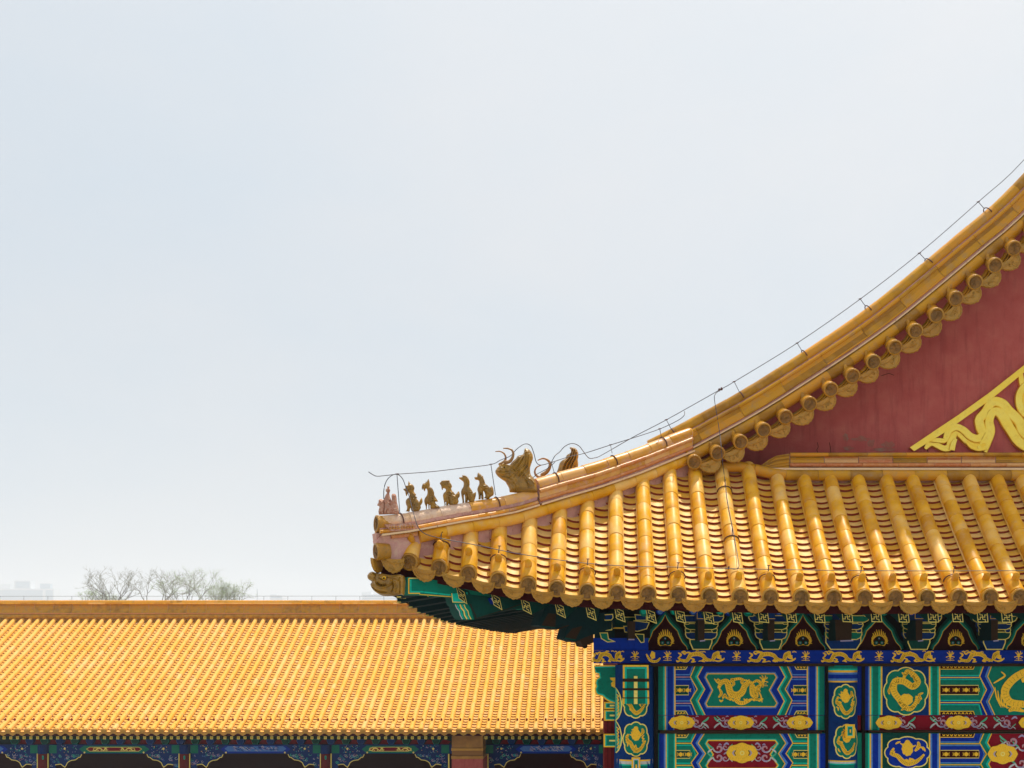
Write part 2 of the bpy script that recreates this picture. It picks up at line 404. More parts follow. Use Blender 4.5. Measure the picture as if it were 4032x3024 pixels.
# --- the skirt roof: rows of half-round cover tiles
strap_rows = (1, 3, 6, 9, 12, 15, 18)
for i, (a, b) in enumerate(LINES):
    L = (b - a).length; nt_ = max(1, round(L / 0.30)); mb = MB()
    f0 = .07 / L
    for k in range(nt_):
        t0, t1 = f0 + (1 - f0) * k / nt_, f0 + (1 - f0) * (k + 1) / nt_
        p = [onrow(a, b, t0 + (t1 - t0) * q) for q in (0, .03, .5, 1.0)]
        jit = Vector((rv(-.003, .003), 0, rv(-.002, .003)))
        mb.tube([q + jit for q in p], [RR * .985, RR * 1.01, RR * .985, RR * .95], 'glaze', n=14, a0=math.radians(-25), a1=math.radians(205), caps=True, var=rv(.25, .75))
    if i > 0:
        vs = [onrow(a, b, t) + Vector((sx * RR * 1.05, 0, -.055)) for t in [k / 10 for k in range(11)] for sx in (-1, 1)]
        for sx in (-1, 1):
            mb.tube([onrow(a, b, k / 10) + Vector((sx * RR * .93, 0, -.045)) for k in range(11)], .014, 'pan', n=6, caps=False, var=rv())
    row = mb.build('cover_tile_row', hall)
    d = (onrow(a, b, .02) - onrow(a, b, 0)).normalized()
    if i < 2: lean = Vector((-0.18, 0, 0))
    else: lean = Vector((0, 0, 0))
    eave_disc(a + Vector((0, -.012, 0)), Vector((0, -1, -.12)) + lean, 0.1, row, i)
    if i != 8:
        q = onrow(a, b, 0.25 / L); sd = d.cross(Vector((0, 0, 1))).normalized(); nr = sd.cross(d).normalized()
        nail(q + nr * (RR - .012), (nr + Vector((0, -.15, .1))).normalized(), .042, .105, row)
# --- trough tiles between the rows, each course lapping the one below
mbp = MB(); mbl = MB()
for i in range(len(LINES) - 1):
    (a0, b0), (a1, b1) = LINES[i], LINES[i + 1]
    L = min((b0 - a0).length, (b1 - a1).length) + .12
    Lm = max((b0 - a0).length, (b1 - a1).length) + (.24 if 2 <= i < 10 else .04)
    if i < 2: Lm = L - .1
    nc = max(2, round(Lm / 0.117)); NS = 8
    def at(s, w, lift):
        p0 = onrow(a0, b0, s * Lm / (b0 - a0).length) if s * Lm <= (b0 - a0).length else b0 + (b0 - a0).normalized() * (s * Lm - (b0 - a0).length)
        p1 = onrow(a1, b1, s * Lm / (b1 - a1).length) if s * Lm <= (b1 - a1).length else b1 + (b1 - a1).normalized() * (s * Lm - (b1 - a1).length)
        p = p0.lerp(p1, w)
        dip = 0.045 + 0.055 * math.sin(math.pi * w)
        return p + Vector((0, -0.35, 0.94)) * (lift - dip)
    for c in range(nc):
        s0, s1 = c / nc, (c + 1.25) / nc
        v = rv(.1, .95); jj = rv(-.004, .004); sk = rv(-.006, .006)
        ws = [.04 + .92 * k / NS for k in range(NS + 1)]
        lo = [at(s0 + jj, w, .03 + sk * (w - .5)) for w in ws]; hi = [at(s1, w, -.004) for w in ws]; lp = [at(s0 + jj, w, .004) for w in ws]
        n = NS + 1
        mbp.add(lo + hi, [(k, k + 1, n + k + 1, n + k) for k in range(NS)], 'pan', v, True)
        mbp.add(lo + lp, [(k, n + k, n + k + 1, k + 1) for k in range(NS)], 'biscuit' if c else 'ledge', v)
trough = mbp.build('trough_tiles', hall)
for i in range(len(LINES) - 1):
    a0, a1 = LINES[i][0], LINES[i + 1][0]
    m = (a0 + a1) / 2 + Vector((0, -.035, -.055)); sd = (a1 - a0).normalized()
    drip_tile(m, sd, Vector((0, .10, -1)).normalized(), Vector((0, -1, -.1)).normalized(), (a1 - a0).length * .385, .145, hall)
# --- swept ridge courses
def along(path, step):
    """cut a 3-D polyline into pieces about step long; yields lists of points"""
    acc = [0]
    for p, q in zip(path, path[1:]): acc.append(acc[-1] + (q - p).length)
    tot = acc[-1]; n = max(1, round(tot / step))
    def atl(s):
        s = max(0, min(tot, s))
        for j in range(len(path) - 1):
            if s <= acc[j + 1] + 1e-9: return path[j].lerp(path[j + 1], (s - acc[j]) / max(1e-9, acc[j + 1] - acc[j]))
        return path[-1]
    return [[atl(tot * (k + q) / n) for q in (0.004, .05, .5, 0.996)] for k in range(n)]
def caps_(mb, path, r, step, mat, a0=-25, a1=205, taper=.96, var=(0.25, .8)):
    for seg in along(path, step):
        j = Vector((0, 0, rv(-.003, .003)))
        mb.tube([p + j for p in seg], [r, r * 1.01, r * .985, r * taper], mat, n=14, a0=math.radians(a0), a1=math.radians(a1), var=rv(*var))
def slab(mb, path, offa, offb, mat, step=None, nrm=HN, both=True):
    """a strip between two (out, up) offsets along the path, on both faces of the ridge"""
    segs = along(path, step) if step else [path]
    for seg in segs:
        v = rv(.05, .95)
        for sg in ((1, -1) if both else (1,)):
            vs = []
            for p in seg:
                for (n_, h_) in (offa, offb): vs.append(p + nrm * (n_ * sg) + Vector((0, 0, h_)))
            mb.add(vs, [(2 * k, 2 * k + 1, 2 * k + 3, 2 * k + 2) for k in range(len(seg) - 1)], mat, v)
LED = [(1500,2114),(1560,2106),(1633,2095),(1777,2066),(1960,2036),(2033,2020),(2147,1984),(2261,1950),(2320,1934),(2500,1872),(2724,1780)]
def hpt(u, dv=0): return P(u, interp(u, LED) + dv, hipD(u))
hpath = [hpt(u) for u in range(1486, 2721, 26)]
lowp = [hpt(u) for u in range(1486, 2120, 20)]
upp = [hpt(u) for u in range(2112, 2716, 20)]
def offs(path, n_, h_, nrm=HN): return [p + nrm * n_ + Vector((0, 0, h_)) for p in path]
mb = MB()
slab(mb, lowp, (.15, 0), (.15, .022), 'ledge', .6); slab(mb, lowp, (.15, .022), (.0, .024), 'ledge', .6); slab(mb, lowp, (.15, 0), (.0, 0), 'ledge')
slab(mb, lowp, (.075, .02), (.078, .15), 'mortar', .35); slab(mb, lowp, (.078, .066), (.09, .075), 'ridge', .5)
for sg in (1, -1): caps_(mb, offs(lowp, .088 * sg, .046), .024, .42, 'ridge', -100, 260)
caps_(mb, offs(lowp[:19], 0, .148), .087, .36, 'oldglaze', -20, 200, .95, (.1, 1.0)); caps_(mb, offs(lowp[18:], 0, .148), .087, .36, 'ridge', -20, 200, .95, (.5, 1.0))
hipl = mb.build('hip_ridge', hall)
mb = MB()
eave_disc(lowp[0] + Vector((0, 0, .148)) - HT * .01, -HT, .097, hipl, 91)
mb = MB()
slab(mb, upp, (.15, 0), (.15, .022), 'ledge', .6); slab(mb, upp, (.15, .022), (0, .024), 'ledge', .6)
slab(mb, upp, (.08, .02), (.08, .26), 'mortar', .35); slab(mb, upp, (.092, .09), (.084, .165), 'ridge', .4)
for sg in (1, -1):
    caps_(mb, offs(upp, .085 * sg, .068), .024, .42, 'redroll', -100, 260)
    caps_(mb, offs(upp, .092 * sg, .178), .024, .42, 'redroll', -100, 260)
    caps_(mb, offs(upp, .078 * sg, .205), .010, .42, 'ridge', -100, 260)
caps_(mb, offs(upp, 0, .252), .088, .36, 'ridge', -20, 200, .95, (.1, .9))
mb.blob([upp[-1] + Vector((0, 0, .252)), upp[-1] + Vector((0.06, .03, .24))], [.085, .05], 'ridge')
for e in (upp[0], upp[-1]):
    mb.hexa([e + HN * n_ + Vector((0, 0, h_)) - HT * .0 for n_, h_ in ((.08, .02), (-.08, .02), (-.08, .27), (.08, .27))] + [e + HN * n_ + Vector((0, 0, h_)) + HT * .01 for n_, h_ in ((.08, .02), (-.08, .02), (-.08, .27), (.08, .27))], 'mortar')
mb.build('upper_hip_ridge', hall)
mb = MB()
bandp = [hpt(u, 0) for u in range(1640, 2740, 20)]
caps_(mb, offs(bandp, .07, -.062), .074, .34, 'glaze', -120, 215, .985)
slab(mb, bandp, (.03, -.06), (.03, -.34), 'mortar', .3, both=False)
mb.build('ridge_base_tiles', hall)
# the stepped corner block under the ridge end
def hp(u, v, n_): return P(u, v, hipD(u)) + HN * n_
mb = MB()
def hprism(mb, pts, n0, n1, mat, side=None):
    mb.prism([hp(u, v, n0) for u, v in pts], [hp(u, v, n1) for u, v in pts], mat, .5, side)
hprism(mb, [(1496,2108),(1633,2094),(1650,2140),(1600,2160),(1585,2200),(1560,2214),(1510,2200),(1493,2170),(1480,2128)], .07, -.12, 'mortar')
hprism(mb, [(1476,2100),(1500,2100),(1510,2160),(1484,2165)], .04, -.10, 'mortar')
cb = mb.build('corner_block', hall)
mb = MB()
hprism(mb, [(1503,2069),(1633,2062),(1633,2090),(1525,2096)], .125, .0, 'paste')
hprism(mb, [(1530,2097),(1633,2090),(1633,2112),(1532,2124)], .105, .0, 'redroll')
for k in range(9):
    u = 1538 + k * 11; mb.tube([hp(u + 4 * math.cos(t), 2107 - (u - 1538) * .10 + 5 * math.sin(t), .108) for t in (0, 1.2, 2.4, 3.6, 4.8)], .006, 'ridge', n=5)
    mb.tube([hp(u - 14 + 4 * math.cos(t), 2083 - (u - 1538) * .05 + 5 * math.sin(t), .128) for t in (0, 1.2, 2.4, 3.6, 4.8)], .006, 'ridge', n=5)
mb.build('carved_panel', cb)
eave_disc(P(1481, 2173, 11.95), Vector((-1, -.55, -.1)), .1, hall, 92)
mb = MB(); mb.tube([P(1500, 2172, 12.06), P(1550, 2160, 12.4)], .080, 'mortar', n=12); mb.build('cover_tile_stub', hall)
drip_tile(P(1546, 2200, 11.98), Vector((.95, 0, -.12)).normalized(), Vector((0, .05, -1)), Vector((0, -1, -.1)).normalized(), .13, .17, hall)
drip_tile(P(1482, 2206, 12.05), Vector((.3, 1, 0)).normalized(), Vector((.05, 0, -1)).normalized(), Vector((-1, .2, 0)).normalized(), .12, .15, hall)
# --- the verge: the ridge that runs up the edge of the gable
VT = [(2546,1735),(2650,1683),(2795,1606),(2891,1553),(2988,1495),(3079,1437),(3161,1384),(3262,1317),(3354,1254),(3450,1183),(3530,1119),(3611,1052),(3694,983),(3774,915),(3864,842),(3936,777),(4032,678),(4130,570),(4240,440),(4360,290),(4500,105),(4640,-90)]
vt2 = smooth(VT, 3); DV = 14.1
def vperp(i):
    a = vt2[max(0, i - 1)]; b = vt2[min(len(vt2) - 1, i + 1)]; d = (b - a).normalized()
    return Vector((-d.y, d.x)) if d.x * 1 > 0 else Vector((d.y, -d.x))
def vline(pm, n_):     # pm metres below the crest line, n_ metres towards the terrace
    return [P(p.x + vperp(i).x * pm / px(DV), p.y + vperp(i).y * pm / px(DV), DV) + Vector((0, -n_, 0)) for i, p in enumerate(vt2)]
def vstrip(mb, p0, p1, n0, n1, mat, step=None):
    A = vline(p0, n0); B = vline(p1, n1)
    if step: SA = along(A, step); SB = along(B, step)[:len(SA)]
    else: SA = [A]; SB = [B]
    if len(SA) != len(SB): SA = [A]; SB = [B]
    for a, b in zip(SA, SB):
        v = rv(.05, .95); vs = []
        for q, w in zip(a, b): vs += [q, w]
        mb.add(vs, [(2 * k, 2 * k + 1, 2 * k + 3, 2 * k + 2) for k in range(len(a) - 1)], mat, v)
mb = MB(); YU = Vector((0, -1, 0))
def vcaps(mb, pm, n_, r, step, mat, taper=.96, a0=0, a1=360):
    for seg in along(vline(pm, n_), step):
        mb.tube(seg, [r * taper, r * .985, r, r * 1.01], mat, n=14, var=rv(.05, .95))
vcaps(mb, .085, 0, .083, .40, 'verge')
vstrip(mb, .09, .16, .062, .064, 'mortar', .4); vstrip(mb, .16, .17, .064, .10, 'verge')
vcaps(mb, .178, .095, .026, .62, 'verge')
vstrip(mb, .19, .25, .10, .085, 'verge', .62); vstrip(mb, .25, .325, .085, .105, 'verge', .62)
vcaps(mb, .332, .10, .012, .62, 'verge')
vstrip(mb, .34, .372, .09, .09, 'mortar', .5)
vstrip(mb, .372, .372, .09, .16, 'ledge'); vstrip(mb, .372, .39, .16, .16, 'ledge', .6)
for n0, n1 in ((-.08, -.08),): vstrip(mb, .09, .45, n0, n1, 'mortar')
verge = mb.build('verge_ridge', hall)
mb = MB(); vcaps(mb, .462, .10, .078, .36, 'verge', .97); mb.build('verge_base_tiles', hall)
VD = [(2734,1821),(2826,1786),(2916,1742),(3007,1695),(3093,1644),(3188,1592),(3271,1535),(3357,1482),(3439,1427),(3523,1370),(3604,1305),(3686,1243),(3763,1178),(3839,1113),(3917,1047),(3992,980),(4065,912),(4138,838),(4205,760),(4265,676),(4322,590),(4376,500),(4430,408),(4484,316),(4537,222)]
for i, (u, v) in enumerate(VD):
    c = P(u, v, 13.78); bk = P(u - 22, v - 24, 14.12); ax = (c - bk).normalized(); mb = MB()
    mb.tube([bk, c - ax * .05, c], [.084, .09, .088], 'verge', n=14, var=rv(.1, .9))
    st = mb.build('verge_cover_tile', hall)
    eave_disc(c + Vector((0, -.015, 0)), (ax + Vector((0, -.25, 0))).normalized(), .097, st, 40 + i)
    nail(P(u - 24, v - 18, 13.92), Vector((-.25, -.1, 1)).normalized(), .028, .10, st, 'verge')
    if i + 1 < len(VD):
        u2, v2 = VD[i + 1]; A = P(u, v, 13.80); B = P(u2, v2, 13.80); t = (B - A).normalized(); dn = Vector((-t.z, 0, t.x)) * -1
        if dn.z > 0: dn = -dn
        m = (A + B) / 2 + dn * .05
        drip_tile(m + t * .02, t, (dn * .95 + t * .12).normalized(), Vector((0, -1, 0)), (B - A).length * .46, .172, hall, 'verge_drip_tile')
        mb = MB()
        for q in range(3):
            pts0 = [m + t * ((B - A).length * .40 * w) + dn * (.035 * (1 - w * w) - .03 * q - .01) + Vector((0, .03 + .05 * q, 0)) for w in [k / 4 - 1 for k in range(9)]]
            pts1 = [p + Vector((0, .10, .05)) for p in pts0]
            mb.add(pts0 + pts1, [(k, k + 1, k + 10, k + 9) for k in range(8)], 'verge', rv(0, .6), True)
            mb.tube(pts0, .008, 'verge', n=5, caps=False)
        mb.build('verge_trough_tile', hall)
# --- gable wall
gw = vline(.50, 0)
top = [Vector((p.x, 14.5, p.z + (p.z - ZC) * .028)) for p in gw if p.x > .9]
zb = P(0, 1915, 14.5).z
front = top + [Vector((top[-1].x, 14.5, zb)), Vector((top[0].x, 14.5, zb))]
mb = MB(); mb.prism(front, [p + Vector((0, .25, 0)) for p in front], 'redwall')
gable = mb.build('gable_wall', hall)
mb = MB(); sg = flatsurf(14.5)
for (cu, cv, ru, rv_, s_) in ((3330, 1722, 14, 22, 1), (3390, 1728, 40, 13, 2), (3430, 1745, 18, 20, 3), (3500, 1752, 34, 18, 4), (3470, 1770, 60, 10, 5), (3340, 1765, 26, 10, 6), (3790, 1640, 10, 6, 7)):
    rg = random.Random(s_); pts = [(cu + ru * math.cos(a) * rg.uniform(.45, 1.1), cv + rv_ * math.sin(a) * rg.uniform(.45, 1.1)) for a in [k * .3927 for k in range(16)]]
    mb = MB(); fanfill(mb, sg, (cu, cv), pts, 'stain', 1 + .1 * s_, 2); mb.build('peeled_plaster', gable)
for pts in ([(3218,1742),(3222,1760),(3216,1772),(3220,1785)], [(3265,1742),(3270,1765),(3271,1786)], [(3650,1760),(3655,1785)], [(3470,1480),(3500,1470),(3520,1478)]):
    mb = MB(); stroke(mb, sg, pts, 2.2, 'brown', 1); mb.build('plaster_crack', gable)
# gilded ribbon carving
sr = flatsurf(14.46)
def c7(x, y): return (3560 + x / 4.148, 1400 + y / 4.148)
def relief(mb, pts, w, d=.045, mat='gild', lift=0.0):
    pts = smooth(pts, 5); n = len(pts)
    if not hasattr(w, '__len__'): w = [w] * n
    else: w = [interp(i / (n - 1), [(k / (len(w) - 1), x) for k, x in enumerate(w)]) for i in range(n)]
    vs = []; prof = ((-.5, 0.0), (-.47, .8), (-.36, 1.0), (-.1, .70), (.12, .82), (.36, 1.0), (.47, .8), (.5, 0))
    for i, p in enumerate(pts):
        a = pts[max(0, i - 1)]; b = pts[min(n - 1, i + 1)]; t = (b - a).normalized(); nn_ = Vector((-t.y, t.x))
        for q, h in prof: vs.append(P(p.x + nn_.x * w[i] * q, p.y + nn_.y * w[i] * q, 14.5) + Vector((0, -.002 - h * d - lift, 0)))
    m = len(prof)
    mb.add(vs, [(i * m + k, i * m + k + 1, (i + 1) * m + k + 1, (i + 1) * m + k) for i in range(n - 1) for k in range(m - 1)], mat, rv(.2, .8), True)
    mb.add(vs[:m], [tuple(range(m))], mat); mb.add(vs[-m:], [tuple(range(m))[::-1]], mat)
mb = MB()
bar = [c7(95, 1500), c7(165, 1560), c7(640, 1270), c7(1440, 700), c7(1958, 275), c7(2500, -170), c7(2420, -245), c7(1950, 165), c7(1400, 600), c7(900, 960), c7(600, 1160)]
f = [P(u, v, 14.44) for u, v in bar]; mb.prism(f, [p + Vector((0, .06, 0)) for p in f], 'gild')
mb.build('gilded_border', gable)
mb = MB()
relief(mb, [c7(*p) for p in ((330,1530),(430,1430),(530,1480),(640,1530),(730,1500),(760,1380),(800,1270),(860,1240),(960,1330),(1060,1430),(1180,1470),(1290,1430),(1310,1330))], [14, 34, 26, 28, 34, 36, 34, 38, 40, 38, 40, 44, 40])
relief(mb, [c7(*p) for p in ((400,1400),(520,1395),(640,1400),(680,1320),(720,1230),(830,1180),(950,1230),(1060,1330),(1180,1370),(1270,1300),(1230,1180),(1210,1060),(1270,980),(1330,900),(1390,800),(1480,760),(1600,810),(1690,920),(1800,1020),(1880,1120),(1920,1250),(2050,1350),(2300,1380))], [10, 22, 22, 30, 34, 30, 32, 34, 36, 40, 40, 40, 38, 40, 40, 42, 44, 44, 44, 42, 44, 44], lift=.006)
relief(mb, [c7(*p) for p in ((1250,1560),(1320,1420),(1390,1250),(1370,1080),(1420,950),(1500,930),(1590,1000),(1660,1130),(1740,1260),(1830,1400),(1960,1500),(2200,1570))], [50, 46, 40, 36, 36, 38, 44, 44, 42, 42, 44, 46], lift=.010)
relief(mb, [c7(*p) for p in ((1000,1420),(1090,1490),(1200,1520),(1320,1500))], [14, 30, 34, 30], lift=.012)
relief(mb, [c7(*p) for p in ((760,1555),(790,1440),(830,1370))], [26, 22, 12], lift=.012)
relief(mb, [c7(*p) for p in ((2060,470),(1940,520),(1860,650),(1860,800),(1930,950),(2060,1010),(2200,980),(2300,850),(2290,650),(2200,510),(2060,470))], 30, lift=.012)
relief(mb, [c7(*p) for p in ((2060,590),(1970,640),(1930,750),(1980,860),(2070,900),(2180,840),(2190,700),(2060,590))], 18, lift=.004)
fanfill(mb, flatsurf(14.485), c7(2070, 740), [c7(2070 + 200 * math.cos(a), 740 + 240 * math.sin(a)) for a in [k * .2618 for k in range(24)]], 'gild')
relief(mb, [c7(*p) for p in ((1880,300),(1900,420),(1930,520))], [22, 24, 30])
mb.build('gilded_ribbon', gable)
# --- ridge along the foot of the gable
mb = MB()
def hl(u0, u1, v, D): return [P(u, v, D) for u in range(u0, u1 + 1, 30)]
taper = [(2992, 1838), (3025, 1812), (3055, 1795), (3110, 1786)]
def foot(v, D, r, step, mat, u0=3110):
    for seg in along(hl(u0, 5240, v, D), step): mb.tube(seg, [r, r * 1.01, r * .99, r * .97], mat, n=12, var=rv(.05, .95))
foot(1790, 14.06, .027, .5, 'verge'); foot(1831, 14.03, .026, .46, 'redroll')
for v0, v1, d0, d1 in ((1797, 1803, 14.07, 14.05), (1804, 1810, 14.06, 14.045), (1811, 1822, 14.05, 14.04)):
    for k in range(15):
        u0 = 3112 + k * 135; vs = [P(u0, v0, d0), P(u0 + 132, v0, d0), P(u0 + 132, v1, d1), P(u0, v1, d1)]
        mb.add(vs, [(0, 1, 2, 3)], 'redroll' if k % 3 else 'verge', rv())
mb.box(P(3106, 0, 14.1).x, P(5240, 0, 14.1).x, 14.075, 14.32, P(0, 1842, 14.08).z, P(0, 1788, 14.08).z, 'mortar')
mb.box(P(2960, 0, 14.1).x, P(5240, 0, 14.1).x, 13.96, 14.32, P(0, 1850, 13.96).z, P(0, 1842, 13.96).z, 'ledge')
pts = [(2985,1842),(2992,1836),(3025,1812),(3055,1795),(3108,1786),(3108,1842)]
mb.prism([P(u, v, 14.04) for u, v in pts], [P(u, v, 14.3) for u, v in pts], 'verge')
for dv in (0, 14, 26, 38): mb.tube([P(3012 + dv * .0, 1828 + dv * .3, 14.035), P(3055, 1800 + dv, 14.03), P(3108, 1792 + dv, 14.03)], .010, 'verge', n=6, var=rv())
mb.build('gable_foot_ridge', hall)
mb = MB(); 
for seg in along([P(u, v, 13.99) for u, v in ((2720,1862),(2790,1850),(2860,1836),(2930,1838),(3000,1856),(3060,1868),(3120,1871),(3300,1872),(3800,1872),(5240,1872))], .42):
    mb.tube(seg, [.072, .073, .072, .070], 'verge', n=14, var=rv(.05, .95))
mb.add([P(2600, 1850, 14.06), P(5240, 1850, 14.06), P(5240, 1925, 14.06), P(2600, 1960, 14.06)], [(0, 1, 2, 3)], 'mortar')
mb.build('gable_foot_tiles', hall)
# --- the long roof slope behind the verge and down to the side eave, and the solid under it
def sidez(D): return interp(D, [(12.0, .86), (13, .80), (14.6, .75), (15.5, .71), (16.2, .66), (17, .64), (18.3, .59), (20.6, .57), (24, .56), (34, .56), (38.7, .72), (48.7, 1.15)])
prof = []
for p in vline(.30, 0):
    if p.x > 1.0: prof.append((p.x, p.z))
xs = [(-2.72, None), (-2.2, None), (-1.6, None), (-1.0, None), (-.4, None), (.2, None), (.7, None)] + prof[::3]
ys = [0, .04, .1, .2, .35, .5, .65, .8, .9, 1]
vs = []
for (x, z) in xs:
    if z is None:
        u = 2350 + x / 12.6 * F; u = max(1486, min(2720, 2350 + x / hipD(2350 + x / 13 * F) * F)); y0 = max(hipD(u) + .1, 13.9 if x < -2.5 else 12.8 if x < -2 else 0); zf = interp(u, LED); zf = P(u, zf + 30, hipD(u)).z
        zmid = ZC + lerp(.62, 1.95, ((x + 2.72) / 3.6) ** 1.25)
        for t in ys:
            y = lerp(y0, 48.7, t); w = min(1, t * 12); e = sidez(y) - .56
            vs.append(Vector((x, y, lerp(zf - .05, min(zmid + e, 99), w))))
    else:
        for t in ys: vs.append(Vector((x, lerp(14.02, 48.7, t), z)))
n = len(ys); mb = MB()
fs = [(i * n + k, (i + 1) * n + k, (i + 1) * n + k + 1, i * n + k + 1) for i in range(len(xs) - 1) for k in range(n - 1)]
mb.add(vs, fs, 'pan', .5, True)
m = len(vs); mb.add([v - Vector((0, 0, .10)) for v in vs], [f[::-1] for f in fs], 'dred')
for q in range(92):
    yy = 14.35 + .37 * q; pth = []
    for i in range(len(xs)):
        col = vs[i * n:(i + 1) * n]
        if col[0].y > yy: continue
        for a_, b_ in zip(col, col[1:]):
            if a_.y <= yy <= b_.y: pth.append(Vector((a_.x, yy, lerp(a_.z, b_.z, (yy - a_.y) / (b_.y - a_.y)) + .01))); break
    if len(pth) > 3: mb.tube(pth, .085, 'glaze', n=6, a0=0, a1=math.pi, caps=False, var=rv(.3, .7))
mb.build('side_roof_slope', hall)
# ridge crest and the other slope, beyond the frame, so that the hall is whole
ax_ = xs[-1][0]; az = xs[-1][1]; mb = MB()
vs2 = []
for (x, z) in prof[::3]:
    for t in (0, 1): vs2.append(Vector((2 * ax_ - x, lerp(14.02, 48.7, t), z)))
k2 = len(prof[::3]); mb.add(vs2, [(2 * i, 2 * i + 1, 2 * i + 3, 2 * i + 2) for i in range(k2 - 1)], 'pan')
mb.build('far_roof_slope', hall)
# soffit under the tiles, front and side
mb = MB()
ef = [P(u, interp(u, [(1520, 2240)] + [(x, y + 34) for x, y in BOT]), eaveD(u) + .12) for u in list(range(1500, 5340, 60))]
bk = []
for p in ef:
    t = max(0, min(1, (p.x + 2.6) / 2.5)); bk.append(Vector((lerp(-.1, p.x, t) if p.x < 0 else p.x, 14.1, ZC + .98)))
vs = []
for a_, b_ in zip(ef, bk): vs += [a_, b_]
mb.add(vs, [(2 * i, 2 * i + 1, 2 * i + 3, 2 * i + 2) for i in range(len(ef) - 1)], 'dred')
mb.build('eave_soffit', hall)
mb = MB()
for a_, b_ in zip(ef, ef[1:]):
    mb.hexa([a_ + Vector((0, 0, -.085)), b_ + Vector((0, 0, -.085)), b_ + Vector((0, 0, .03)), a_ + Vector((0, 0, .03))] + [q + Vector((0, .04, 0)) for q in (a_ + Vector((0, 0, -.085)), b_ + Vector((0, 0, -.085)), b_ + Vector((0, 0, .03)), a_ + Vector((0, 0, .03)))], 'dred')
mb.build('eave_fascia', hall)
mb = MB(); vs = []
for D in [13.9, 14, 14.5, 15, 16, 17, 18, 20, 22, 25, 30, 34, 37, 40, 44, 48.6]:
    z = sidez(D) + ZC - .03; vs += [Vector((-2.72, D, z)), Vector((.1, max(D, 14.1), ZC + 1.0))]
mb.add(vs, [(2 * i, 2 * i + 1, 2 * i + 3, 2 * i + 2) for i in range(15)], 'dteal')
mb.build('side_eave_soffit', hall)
# --- rafters with the gilded fret on their square ends
FRET = [[(0, 0), (0, .42), (-.45, .45), (-.45, .92)], [(0, 0), (0, -.42), (.45, -.45), (.45, -.92)], [(0, 0), (.45, 0), (.45, .42), (.92, .42)], [(0, 0), (-.45, 0), (-.45, -.42), (-.92, -.42)]]
def fret_face(mb, c, ex, ey, nrm, w=.085):
    """c centre, ex/ey half vectors of the square end"""
    Lx = ex.length
    def sf(x, y, k): return c + ex * x + ey * y + nrm * .003
    for ln in FRET: stroke(mb, sf, ln, w * 1.25, 'goldline', 1)
    stroke(mb, sf, [(-.95, -.95), (.95, -.95), (.95, .95), (-.95, .95)], w * 1.5, 'goldline', 1, True)
RC = [(1665,2312,1.45),(1818,2344,1.2),(1956,2369,1.05),(2072,2388,.95),(2206,2403,.9),(2327,2414,.8),(2441,2421,.75),(2564,2427,.7),(2679,2428,.5),(2791,2432,.45),(2904,2431,.32),(3006,2430,.25),(3116,2430,.2),(3227,2431,.12),(3336,2429,.1),(3450,2429,.06),(3558,2430,.06),(3674,2430,.03),(3770,2429,.03),(3868,2430,0),(3964,2431,0),(4060,2431,0),(4160,2431,0)] + [(4265 + 106 * k, 2431, 0) for k in range(9)]
for i, (u, v, s) in enumerate(RC):
    D = eaveD(u) + .20; k = px(D)
    ex = Vector((20.5 - 4 * s, 0, -9.5 * s)) * k; ey = Vector((-2.0 - 3 * s, 0, 20 + 3 * s)) * k
    ex.y = .012 * s
    c = P(u, v, D)
    bx = c.x if c.x > .1 else lerp(-.1, .1, max(0, (c.x + 2.1) / 2.2))
    back = Vector((bx, 14.1, c.z + .42 + (.12 if c.x < 0 else 0)))
    if i == 0: back = Vector((-.6, 13.6, c.z + .25))
    q = [c - ex - ey, c + ex - ey, c + ex + ey, c - ex + ey]
    r = [back + (p - c) for p in q]
    mb = MB(); mb.hexa(q + r, 'dgreen' if i != 0 else 'green')
    mb.hexa([p + Vector((0, -.002, 0)) for p in q] + [p + Vector((0, .004, 0)) for p in q], 'dteal')
    rf = mb.build('flying_rafter', hall)
    mb = MB(); fret_face(mb, c + Vector((0, -.004, 0)), ex, ey, Vector((0, -1, 0))); mb.build('fret_end', rf)
SR = [(14.6, 2375), (15.5, 2394), (16.2, 2415), (17.0, 2425), (17.8, 2436), (18.6, 2447), (19.5, 2454), (20.6, 2462)]
Ds = [13.8] + [d for d, _ in SR] + [20.6 + .8 * k for k in range(1, 34)]
for i, D in enumerate(Ds):
    vz = interp(D, [(12.6, 2330), (13.8, 2355)] + SR + [(21.9, 2467), (24, 2476), (29.2, 2489), (34, 2494), (38.7, 2486), (48.7, 2463)])
    z = ZC + (V0 - vz) / F * D; x = -2.70
    if D < 14.2: x = -2.55
    w = .17; h = .13; yb = max(D, 14.2) if D < 40 else min(D, 47)
    mb = MB(); a = Vector((x, D, z)); b = Vector((.05, lerp(D, yb, .8), z + .46))
    fr = [a + Vector((0, dy, dz)) for dy, dz in ((-w, 0), (w, 0), (w, h), (-w, h))]
    bkp = [b + Vector((0, dy * .7, dz)) for dy, dz in ((-w, 0), (w, 0), (w, h), (-w, h))]
    mb.hexa(fr + bkp, 'dteal')
    rf = mb.build('side_rafter', hall)
    if D < 24:
        mb = MB(); fret_face(mb, a + Vector((-.004, 0, h / 2)), Vector((0, -w, 0)), Vector((0, 0, h / 2)), Vector((-1, 0, 0)), .12)
        for sg in (-1, 1):
            mb.hexa([a + Vector((-.003, sg * w, 0)), a + Vector((.05, sg * w, 0)), a + Vector((.05, sg * w, .013)), a + Vector((-.003, sg * w, .013))] + [p + Vector((0, -.005 , 0)) for p in (a + Vector((-.003, sg * w, 0)), a + Vector((.05, sg * w, 0)), a + Vector((.05, sg * w, .013)), a + Vector((-.003, sg * w, .013)))], 'goldline')
        mb.build('fret_end', rf)
mb = MB(); vs = []
